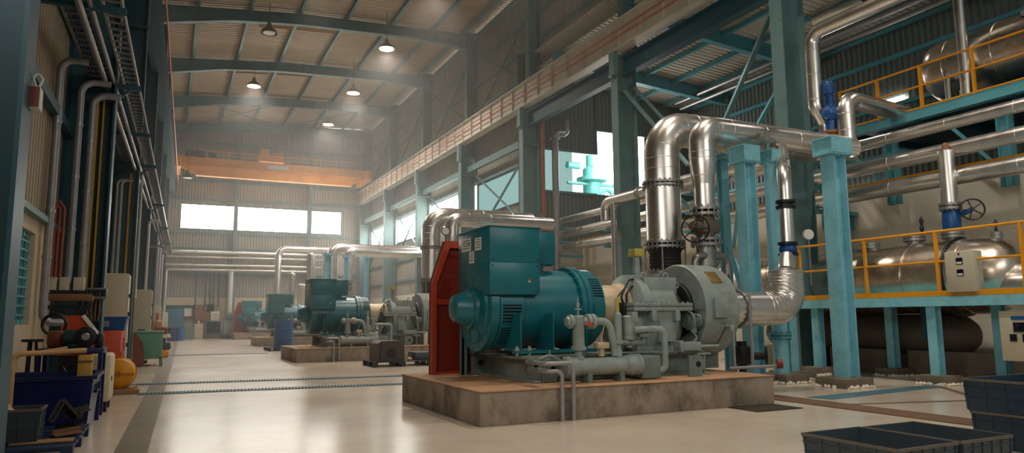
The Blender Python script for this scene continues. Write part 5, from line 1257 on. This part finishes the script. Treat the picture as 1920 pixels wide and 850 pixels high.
t = thing('yellow_box', 'dull yellow box standing at the end inside the blue bin', 'box', (-1.0, 12.3, .08)); MB().bbox(-1.14, -.96, 12.2, 12.4, .08, 1.0, .01).build('body', mat('dull yellow card', (186, 146, 62), 0.6), t); MB().box(-1.142, -.958, 12.19, 12.41, .9, .93).build('band', BROWN, t)
t = thing('welding_machine', 'cream rounded welding set on castors behind the blue bin', 'welding set', (-.92, 14.3, 0))
MB().bbox(-1.15, -.80, 13.8, 14.7, .16, .95, .06).build('body', mat('cream machine shell', (204, 190, 160), 0.45), t)
MB().ring((-.82, 14.0, .78), (1, 0, 0), .1, .022, 20, 8).build('handle', BEIGE, t)
MB().bbox(-.81, -.79, 13.9, 14.05, .5, .58, .005).build('name_plate', BLACK, t)
for y in (13.9, 14.6): MB().cyl((-.9, y, .08), (-.84, y, .08), .08, n=18).build('caster', BLACK, t)
t = thing('yellow_drum', 'round yellow drum lying on boards beside the orange machine', 'drum', (-.85, 17.4, .1))
m = MB().lathe((-.85, 17.0, .41), (-.85, 17.7, .41), [(0, .05), (.01, .22), (.05, .29), (.12, .31), (.6, .31), (.66, .28), (.7, .1)], 36); m.build('drum_shell', YEL, t)
DY = mat('dark yellow band', (170, 110, 20), 0.5)
for m in (MB().ring((-.85, 17.15, .41), (0, 1, 0), .31, .012, 36, 6), MB().ring((-.85, 17.5, .41), (0, 1, 0), .31, .012, 36, 6), MB().box(-1.14, -.56, 16.985, 17.0, .38, .42)): m.build('drum_band', DY, t)
t = thing('timber_board', 'brown boards under the yellow drum', 'board', (-.85, 17.3, 0)); MB().bbox(-1.3, -.45, 16.8, 17.05, 0, .1, .005).build('bearer', WOOD, t); MB().bbox(-1.3, -.5, 17.5, 17.75, 0, .1, .005).build('bearer', WOOD, t); MB().bbox(-1.2, -.55, 16.9, 17.7, .1, .12, .004).build('top_board', BROWN, t)
t = thing('orange_machine', 'orange sheet metal machine cabinet under the blue tub', 'machine', (-1.25, 19.5, 0))
MB().bbox(-1.66, -.92, 18.6, 20.4, .12, 1.28, .015).build('body', ORANGE, t)
m = MB().box(-.93, -.90, 18.7, 19.5, .3, .8).box(-.93, -.90, 19.6, 20.3, .3, 1.1); m.build('side_door', mat('dark orange panel', (150, 50, 20), 0.45), t)
for y in (18.75, 20.25): MB().bar((-.93, y, 0), (-.93, y, .14), .06).build('leg', ORANGE, t)
solo(MB().lathe((-1.0, 17.1, 1.2), (-.98, 17.0, 1.5), [(0, .02), (.1, .06), (.2, .1), (.3, .02)], 5), 'steel_bracket', BROWN, 'dark spiky steel bracket leaning by the orange hopper', 'bracket') if False else None
t = thing('sheet_hood', 'orange sheet metal hood with a white sloping edge behind the bench grinder', 'hood', (-1.5, 15.2, 0))
MB().prism([(-1.74, .9), (-1.12, .9), (-1.12, 1.28), (-1.36, 1.6), (-1.66, 1.6)], 'y', 14.95, 15.15).build('panel', ORANGE, t)
MB().bar((-1.36, 14.93, 1.6), (-1.12, 14.93, 1.28), .06, .05, up=(0, 1, 0)).build('white_edge', WHITE, t)
MB().box(-1.7, -1.16, 15.0, 15.12, 0, .9).build('stand', BLACK, t)
t = thing('blue_tub', 'bright blue plastic tub on top of the orange machine', 'tub', (-1.1, 19.2, 1.28))
x0, x1, y0, y1, z0, h = -1.45, -.84, 18.7, 19.7, 1.28, .3
m = MB(); i = .04
A = [(x0+i, y0+i, z0), (x1-i, y0+i, z0), (x1-i, y1-i, z0), (x0+i, y1-i, z0)]; B = [(x0, y0, z0+h), (x1, y0, z0+h), (x1, y1, z0+h), (x0, y1, z0+h)]; C = [(x0+.025, y0+.025, z0+h), (x1-.025, y0+.025, z0+h), (x1-.025, y1-.025, z0+h), (x0+.025, y1-.025, z0+h)]; D = [(x0+i+.02, y0+i+.02, z0+.03), (x1-i-.02, y0+i+.02, z0+.03), (x1-i-.02, y1-i-.02, z0+.03), (x0+i+.02, y1-i-.02, z0+.03)]
m.add(A+B+C+D, [(3,2,1,0), (0,1,5,4), (1,2,6,5), (2,3,7,6), (3,0,4,7), (4,5,9,8), (5,6,10,9), (6,7,11,10), (7,4,8,11), (8,9,13,12), (9,10,14,13), (10,11,15,14), (11,8,12,15), (12,13,14,15)]); m.build('shell', BLUEB, t, flat=True)
MB().bar((x0-.01, y0-.01, z0+h), (x1+.01, y0-.01, z0+h), .04, .03).bar((x1+.01, y0, z0+h), (x1+.01, y1, z0+h), .04, .03).build('rim', BLUEB, t, flat=True)
MB().bbox(-1.42, -1.18, 18.68, 18.75, 1.36, 1.5, .01).build('grey_tray', GREYD, t)
def cabinet(label, x0, x1, y0, y1, z0, z1):
    t = thing('electrical_cabinet', label, 'cabinet', ((x0+x1)/2, (y0+y1)/2, z0), 'beige electrical cabinets by the window wall')
    MB().bbox(x0, x1-.03, y0, y1, z0, z1, .012).build('body', BEIGE, t)
    d = MB().bbox(x1-.028, x1, y0+.03, y1-.03, z0+.03, z1-.03, .006).build('door', BEIGE, t)
    m = MB()
    for z in (z0+(z1-z0)*.3, z0+(z1-z0)*.6, z0+(z1-z0)*.78): m.box(x1, x1+.03, y0+.1, y0+.16, z-.05, z+.05)
    m.build('handle', BLACK, d)
    MB().box(x0+.02, x1-.05, y0+.02, y1-.02, 0, z0).build('base', BLACK, t)
cabinet('tall beige electrical cabinet above the blue tub', -1.5, -.93, 21.0, 21.9, .1, 2.72)
cabinet('second beige electrical cabinet behind the pale green desk', -1.08, -.52, 28.6, 29.6, .1, 2.6)
cabinet('small far beige cabinet at the window wall with an orange notice', -.78, -.30, 43.5, 44.6, .1, 2.3)
solo(MB().box(-.62, -.42, 43.46, 43.495, 1.5, 1.9), 'notice_sheet', ORANGE, 'orange notice on the small far beige cabinet', 'notice')
t = thing('work_desk', 'pale green steel desk beside the aisle', 'desk', (-.5, 27.2, 0))
MB().bbox(-.96, -.06, 26.6, 28.0, 1.09, 1.15, .01).build('desktop', GREEN, t)
MB().bbox(-.93, -.10, 26.62, 27.98, .25, 1.09, .01).build('pedestal', GREEN, t)
for x in (-.9, -.14):
    for y in (26.66, 27.94): MB().prism([(x-.05, .3), (x+.05, .3), (x+.07, 0), (x-.03, 0)], 'y', y-.04, y+.04).build('leg', GREEN, t)
m = MB().curvepanel(-.95, -.93, 0, 0, 1, 1.01, 0, 1, 1) if False else MB()
pts = [(-.92, 25.9+.0, .02), (-.80, 25.9, .08), (-.66, 25.95, .35), (-.62, 26.0, .75), (-.75, 26.0, 1.05), (-.9, 26.0, 1.12)]
for a, b in zip(pts, pts[1:]): m.bar(a, b, .5, .03, up=(0, 1, 0))
m2 = MB().plate([(-.95, 26.2, .05), (-.62, 26.2, .08), (-.6, 26.2, .4), (-.68, 26.2, .8), (-.88, 26.2, 1.1), (-.97, 26.2, 1.1)], (0, 1, 0), .02)
solo(m2, 'leather_sheet', LEATHER, 'brown leather sheet hanging in front of the green desk', 'sheet')
m = MB()
for k in range(5): m.tube([(-.95+.05*k, 26.4, .04), (-.7, 26.3-.03*k, .07), (-.45, 26.45, .05)], .025, 8, .05)
solo(m, 'cable_coil', BLACK, 'black cable heap on the floor under the green desk', 'cable')
m = MB().ring((-.75, 27.0, 1.18), (0, 0, 1), .12, .012, 24, 6).ring((-.74, 27.02, 1.2), (0, 0, 1), .1, .012, 24, 6); solo(m, 'cable_coil', BLACK, 'black cable coil on top of the green desk', 'cable')
# far left pile
for k, (l, c, s, mt, zz) in enumerate((('brown sack on the heap past the green desk', (-.2, 33.0), (.5, .5, .35), LEATHER, .9), ('dark bundle on the heap past the green desk', (-.3, 33.6), (.55, .5, .4), BLACK, .45), ('white rag on the heap past the green desk', (0, 32.9), (.3, .3, .15), WHITE, .78), ('tan bundle in the heap past the green desk', (-.35, 33.9), (.4, .4, .5), PINK, 1.0), ('yellow box low in the heap past the green desk', (-.1, 33.0), (.45, .4, .28), YEL, .0), ('dark crate in the heap past the green desk', (-.12, 33.1), (.6, .5, .3), CRATE, .3))):
    m = MB().bbox(c[0]-s[0]/2, c[0]+s[0]/2, c[1]-s[1]/2, c[1]+s[1]/2, zz, zz+s[2], min(s)*.25)
    m.v = [(x+random.uniform(-.03, .03), y, z+(random.uniform(-.03, .03) if z > zz+.05 else 0)) for x, y, z in m.v]
    solo(m, 'storage_bundle', mt, l, 'bundle')

# ================================================================ aisle and far end
t = thing('oil_drum', 'blue steel oil drum on a small blue pallet between the plinths', 'drum', (5.25, 37.2, .15))
m = MB().lathe((5.25, 37.2, .15), (5.25, 37.2, 1.5), [(0, .44), (.02, .46), (.43, .46), (.45, .485), (.47, .46), (.88, .46), (.9, .485), (.92, .46), (1.33, .46), (1.35, .47), (1.35, .42), (1.33, .4)], 36); m.build('drum_shell', BLUEB, t)
def pallet(label, x0, x1, y0, y1, mt, nb):
    t = thing('shipping_pallet', label, 'pallet', ((x0+x1)/2, (y0+y1)/2, 0)); m = MB(); n = nb
    for k in range(n): a = y0+(y1-y0)*k/n; m.box(x0, x1, a, a+(y1-y0)/n*.8, .14, .17)
    m.build('deck_board', mt, t, flat=True); m = MB()
    for i in range(4):
        x = x0+(x1-x0-.14)*i/3
        m = MB()
        for y in (y0, (y0+y1)/2-.07, y1-.14): m.box(x, x+.14, y, y+.14, .03, .14)
        m.box(x, x+.14, y0, y1, 0, .03)
        m.build('runner', mt, t, flat=True)
    return t
pallet('small blue pallet under the blue oil drum', 4.4, 5.85, 36.0, 37.75, BLUEP, 5)
pallet('dark pallet in front of the second plinth, carrying wrapped steel rolls', 5.82, 8.6, 22.0, 23.4, PALG, 6)
t = thing('wrapped_roll', 'brown wrapped roll standing on the dark pallet before the second plinth', 'roll', (6.4, 22.7, .17))
m = MB().prism([(5.95, .17), (6.87, .17), (6.84, .72), (6.72, .8), (6.12, .8), (5.98, .72)], 'y', 22.2, 23.1); m.build('wrapping', mat('brown plastic wrapping', (64, 54, 46), 0.4, 0, 0.2, 4), t)
m = MB().cyl((6.43, 22.19, .42), (6.43, 22.21, .42), .16, n=20); m.build('core_hole', BLACK, t)
MB().bar((6.05, 22.18, .2), (6.12, 22.18, .78), .06, .01).build('blue_strap', BLUEP, t)
solo(MB().bbox(7.25, 8.5, 22.3, 23.1, .17, .42, .02), 'steel_block', CRATE, 'low dark block lying on the dark pallet', 'block')
solo(MB().lathe((7.05, 22.3, .17), (7.05, 22.3, .28), [(0, .08), (.05, .1), (.1, .05), (.11, .01)], 8), 'waste_rag', PINK, 'small pale rag on the dark pallet between roll and block', 'rag')
for k in range(3):
    x = 9.0+.35*k; solo(MB().bbox(x, x+.14, 26.6, 26.75, .485, .485+.5-.1*k, .01), 'paint_can', [WHITE, WGREY, SKYT][k], ['white bottle', 'pale tall carton', 'small teal carton'][k]+' on the second plinth by the red guard', 'container')
# clad stand pipes between far machines
for (l, x, y, z, r) in (('tall clad stand pipe past the far blue columns behind the third generator', 8.3, 47.5, 5.7, .27), ('slim clad stand pipe before the third generator box', 6.9, 46.0, 4.3, .2), ('short clad stand pipe behind the third generator', 8.5, 52, 3.9, .3)):
    t = thing('stand_pipe', l, 'pipe', (x, y, 0)); MB().cyl((x, y, 0), (x, y, z), r, n=22).build('pipe_section', ALU, t); MB().lathe((x, y, z-.05), (x, y, z+.12), [(0, r*1.02), (.08, r*.9), (.17, r*.3)], 22).build('pipe_cap', ALU, t)
for (l, x, y, w) in (('light blue support column on the aisle side of the third generator duct', 8.55, 43.4, .35), ('thin light blue column on the aisle side of the third tapered pipe', 9.9, 44.5, .22), ('thin light blue column past the third tapered pipe', 11.2, 44.5, .22), ('thick light blue column carrying the duct end above the second turbine', 13.1, 28.0, .36), ('thin light blue column beside the thick one above the second turbine', 12.6, 29.0, .24)):
    t = thing('pipe_support_column', l, 'support column', (x, y, 0)); z = 5.3 if y > 40 else 5.0
    MB().ibeam((x, y, 0), (x, y, z), w, w, .03, up=(1, 0, 0)).build('shaft', SKY, t); MB().box(x-w*.8, x+w*.8, y-w*.6, y+w*.6, z, z+.15).build('head_beam', SKY, t)
# far right wall panels and pipes
for i, (l, y0, y1) in enumerate((('cream wall cabinet on the aisle side of the thin blue column, far pipe side wall', 34, 38), ('cream wall cabinet behind the second generator, far pipe side wall', 38.6, 43))):
    t = thing('wall_cabinet', l, 'cabinet', (15.9, (y0+y1)/2, 1.2)); MB().bbox(15.6, 16.4, y0, y1, 1.3, 3.9, .02).build('body', CREAM, t); MB().box(15.55, 16.4, y0-.2, y1+.2, 3.9, 4.05).box(15.55, 16.4, y0-.2, y1+.2, 1.2, 1.3).build('frame_rail', SKYT, t); MB().box(15.56, 15.6, y0-.1, y0, 1.3, 3.9).build('door_edge', SKYT, t)
# pipes along the end wall
for l, z, r, x0, x1 in (('lowest clad pipe along the end wall, turning down at one end', 5.6, .12, -.24, 11), ('second clad pipe along the end wall', 6.0, .13, -.9, 12), ('third pipe along the end wall', 6.65, .1, -.6, 12.5), ('topmost pipe along the end wall, under the wide windows', 7.05, .15, -.6, 12.5)):
    t = thing('wall_pipe', l, 'pipe', (5, 63.7, z), 'clad pipes along the end wall')
    if x0 == -.24: MB().tube([(-.24, 63.7, 1.9), (-.24, 63.7, z), (x1, 63.7, z)], r, 14, .25).build('pipe_section', ALU, t)
    else: MB().cyl((x0, 63.7, z), (x1, 63.7, z), r, n=14).build('pipe_section', ALU, t)
t = thing('drop_pipe', 'white clad pipe dropping down the end wall to a grey box', 'pipe', (4.6, 63.4, 1.5)); MB().cyl((4.6, 63.4, 2.0), (4.6, 63.4, 5.5), .2, n=18).build('pipe_section', WGREY, t); MB().lathe((4.6, 63.4, 1.6), (4.6, 63.4, 2.1), [(0, .3), (.3, .35), (.5, .2)], 16).build('hood', GREYD, t)
t = thing('door_1', 'blue steel sliding door low on the end wall', 'door', (.7, 64.4, 0)); t['kind'] = 'structure'; del t['label']; del t['category']
MB().bbox(-.1, 1.35, 64.3, 64.5, 0, 2.5, .02).build('door_leaf', DOORB, t); MB().box(-.3, 2.0, 64.25, 64.5, 2.5, 2.72).build('door_track', STEELD, t)
def panel(name, l, c, x0, x1, z0, z1, y, d, mt, sub=None):
    t = thing(name, l, c, ((x0+x1)/2, y, z0)); MB().bbox(x0, x1, y, y+d, z0, z1, .015).build('body', mt, t)
    MB().box(x0+.06, x1-.06, y-.012, y, z0+.06*(z1-z0)+.03, z1-.06).build('front_panel', sub or mt, t); return t
t = panel('notice_board', 'white notice board beside the blue door on the end wall', 'notice board', 1.2, 1.85, 1.75, 2.5, 64.2, .08, WGREY, WHITE)
MB().box(1.25, 1.8, 64.18, 64.19, 1.78, 1.82).build('red_line', RED, t)
panel('switchgear', 'dark brown switchgear box high between the hanging rods on the end wall', 'switchgear', 1.98, 2.75, 1.95, 2.75, 63.9, .4, BROWN)
panel('switchgear', 'dark grey meter box past the brown switchgear', 'switchgear', 2.85, 3.5, 2.0, 2.85, 63.9, .4, GREYD, DARKIN)
t = panel('switchgear', 'brown low cabinet row below the dark switchgear', 'switchgear', 2.0, 3.1, 1.4, 2.15, 63.7, .5, BROWN)
t = panel('warning_board', 'white board with red lines at the end wall', 'sign', 3.2, 3.85, 1.45, 2.2, 63.6, .1, WGREY, WHITE)
for z in (2.0, 1.85, 1.65): MB().box(3.3, 3.75, 63.58, 63.588, z-.03, z+.02).build('red_line', RED, t)
panel('control_cabinet', 'pale low cabinet with a small bottle on top before the end wall', 'cabinet', 2.0, 2.62, 0, 1.22, 62.6, .6, BEIGE)
panel('control_cabinet', 'grey cabinet under the white drop pipe', 'cabinet', 4.2, 4.95, .3, 1.6, 63.3, .5, GREY)
solo(MB().bbox(4.0, 5.1, 62.9, 63.6, 0, .25, .02), 'floor_box', CRATE, 'dark low box on the floor under the grey cabinet', 'box')
solo(MB().lathe((2.3, 62.9, 1.22), (2.3, 62.9, 1.5), [(0, .07), (.15, .07), (.2, .03), (.28, .02)], 12), 'plastic_bottle', WHITE, 'white bottle on the pale low cabinet', 'bottle')
t = panel('window_frame_panel', 'dark blue framed door leaf leaning at the end wall', 'door panel', 2.9, 4.0, .35, 1.42, 63.5, .12, DOORB, DARKIN)
for k, (x, r) in enumerate(((.35, .3), (.9, .32))):
    t = thing('oil_drum', ['darker of two blue drums in front of the end wall bench', 'brighter of two blue drums in front of the end wall bench'][k], 'drum', (x, 58+k, 0)); MB().lathe((x, 58+k, 0), (x, 58+k, .95), [(0, r), (.3, r), (.31, r+.015), (.33, r), (.62, r), (.63, r+.015), (.65, r), (.95, r)], 22).build('drum_shell', [BLUEP, BLUEB][k], t); MB().lathe((x, 58+k, .95), (x, 58+k, .99), [(0, r), (.02, r*.98), (.04, r*.3)], 22).build('lid', [BLUEP, BLUEB][k], t)
t = thing('work_bench', 'grey bench before the blue door at the far end', 'bench', (1.2, 61.5, 0)); MB().bbox(.2, 1.95, 61.2, 61.9, 1.1, 1.2, .01).build('benchtop', GREYD, t)
for x in (.3, 1.85): MB().box(x-.05, x+.05, 61.3, 61.8, 0, 1.1).build('leg', GREYD, t)
MB().box(1.2, 1.8, 61.3, 61.8, .1, 1.0).build('drawer_unit', GREYD, t)
panel('control_cabinet', 'beige tall cabinet on the aisle side of the blue door', 'cabinet', -.55, .05, .1, 2.1, 60.0, .5, BEIGE)
for k, x in enumerate((2.0, 2.75, 3.1, 3.35, 3.75)):
    tag(MB().cyl((x, 63.75, 2.6), (x, 63.75, 5.4), .05, n=8).build('hanging_rod', STEELD), 'dark vertical rod above the far switchgear boxes', 'rod', 'dark rods above the far switchgear')
# ================================================================ light, haze, camera
def spot(x, y, z, power, size=75, blend=.6, colr=(1.0, .87, .72), rad=.35, aim=None):
    d = bpy.data.lights.new('lamp_or_added_spot', 'SPOT'); d.energy = power; d.spot_size = math.radians(size); d.spot_blend = blend; d.color = colr; d.shadow_soft_size = rad
    o = bpy.data.objects.new('lamp_or_added_spot', d); o.location = (x, y, z); col.objects.link(o)
    if aim: o.rotation_euler = (Vector(aim)-Vector((x, y, z))).to_track_quat('-Z', 'Y').to_euler()
    return o
WARM = (1.0, .80, .58)
for x, y in ((10.3, 37.3), (10.45, 45.9), (4.32, 47.1), (10.5, 54.4)): spot(x, y, 16.2, 2600, 150, .7, (1, .93, .84))
for y, p in ((29, 2400), (21, 2400), (12.5, 2600), (4.5, 2000)): spot(10.2, y, 16.2, p, 110, .8)
for y, p in ((30, 1700), (21, 1500), (12.0, 900), (3.5, 800)): spot(5.2, y, 16.2, p, 62, .9)
# added spots without fixtures, to brighten the side bay
for y in (9, 18, 27): spot(19.0, y, 13.2, 380, 120, .8, (1, .93, .84))
spot(13.6, 7.5, 10.5, 900, 60, .8, (1, .93, .84), aim=(17.5, 12.0, 2.5)); spot(13.8, 15.5, 10.5, 700, 60, .8, (1, .93, .84), aim=(18.0, 18.5, 3.0))  # added, aimed to light the long tank and white wall
# world light: dim teal from behind, bright sky towards the end wall
w = bpy.data.worlds.new('World'); bpy.context.scene.world = w; w.use_nodes = True
nt = w.node_tree; bg = nt.nodes['Background']
geo = nt.nodes.new('ShaderNodeTexCoord'); sep = nt.nodes.new('ShaderNodeSeparateXYZ'); nt.links.new(geo.outputs['Generated'], sep.inputs['Vector'])
ramp = nt.nodes.new('ShaderNodeValToRGB'); ramp.color_ramp.elements[0].position = .55; ramp.color_ramp.elements[0].color = (.30, .42, .46, 1); ramp.color_ramp.elements[1].position = .8; ramp.color_ramp.elements[1].color = (5, 4.9, 4.6, 1)
mr = nt.nodes.new('ShaderNodeMapRange'); mr.inputs['From Min'].default_value = -1; mr.inputs['From Max'].default_value = 1
nt.links.new(sep.outputs['Y'], mr.inputs['Value']); nt.links.new(mr.outputs['Result'], ramp.inputs['Fac']); nt.links.new(ramp.outputs['Color'], bg.inputs['Color'])
bg.inputs['Strength'].default_value = .45

HAZE = True
if HAZE:
    m = bpy.data.materials.new('workshop haze'); m.use_nodes = True; nt = m.node_tree; nt.nodes.clear()
    vs = nt.nodes.new('ShaderNodeVolumeScatter'); vs.inputs['Color'].default_value = (.92, .93, .9, 1); vs.inputs['Density'].default_value = .0064; vs.inputs['Anisotropy'].default_value = .45
    o_ = nt.nodes.new('ShaderNodeOutputMaterial'); nt.links.new(vs.outputs[0], o_.inputs['Volume'])
    h = MB().box(-1.2, 16.4, 17, Y1-.4, .05, 17.0).build('haze', m, flat=True); h['kind'] = 'stuff'; h['label'] = 'pale warm haze hanging in the far half of the hall'; h['category'] = 'haze'

cam = bpy.data.cameras.new('camera'); co = bpy.data.objects.new('camera', cam); col.objects.link(co)
F, yaw, pit, rol = 1335.44, 0.448719, 0.1273397, -0.0081281
f = Vector((math.sin(yaw)*math.cos(pit), math.cos(yaw)*math.cos(pit), math.sin(pit)))
r = Vector((math.cos(yaw), -math.sin(yaw), 0)); u = r.cross(f)
r2 = r*math.cos(rol)+u*math.sin(rol); u2 = -r*math.sin(rol)+u*math.cos(rol)
co.matrix_world = Matrix(((r2.x, u2.x, -f.x, 0), (r2.y, u2.y, -f.y, 0), (r2.z, u2.z, -f.z, 1.5), (0, 0, 0, 1)))
cam.sensor_fit = 'HORIZONTAL'; cam.sensor_width = 36; cam.lens = F/1920*36; cam.clip_end = 300; cam.clip_start = .05
sc = bpy.context.scene; sc.camera = co
sc.view_settings.view_transform = 'Standard'; sc.view_settings.look = 'None'; sc.view_settings.gamma = 1; sc.view_settings.use_curve_mapping = False
sc.view_settings.exposure = -0.12
try:
    sc.cycles.use_denoising = True; sc.cycles.denoiser = 'OPENIMAGEDENOISE'
    sc.cycles.max_bounces = 7; sc.cycles.diffuse_bounces = 4; sc.cycles.glossy_bounces = 4; sc.cycles.volume_bounces = 0
    sc.cycles.sample_clamp_indirect = 6
except Exception: pass
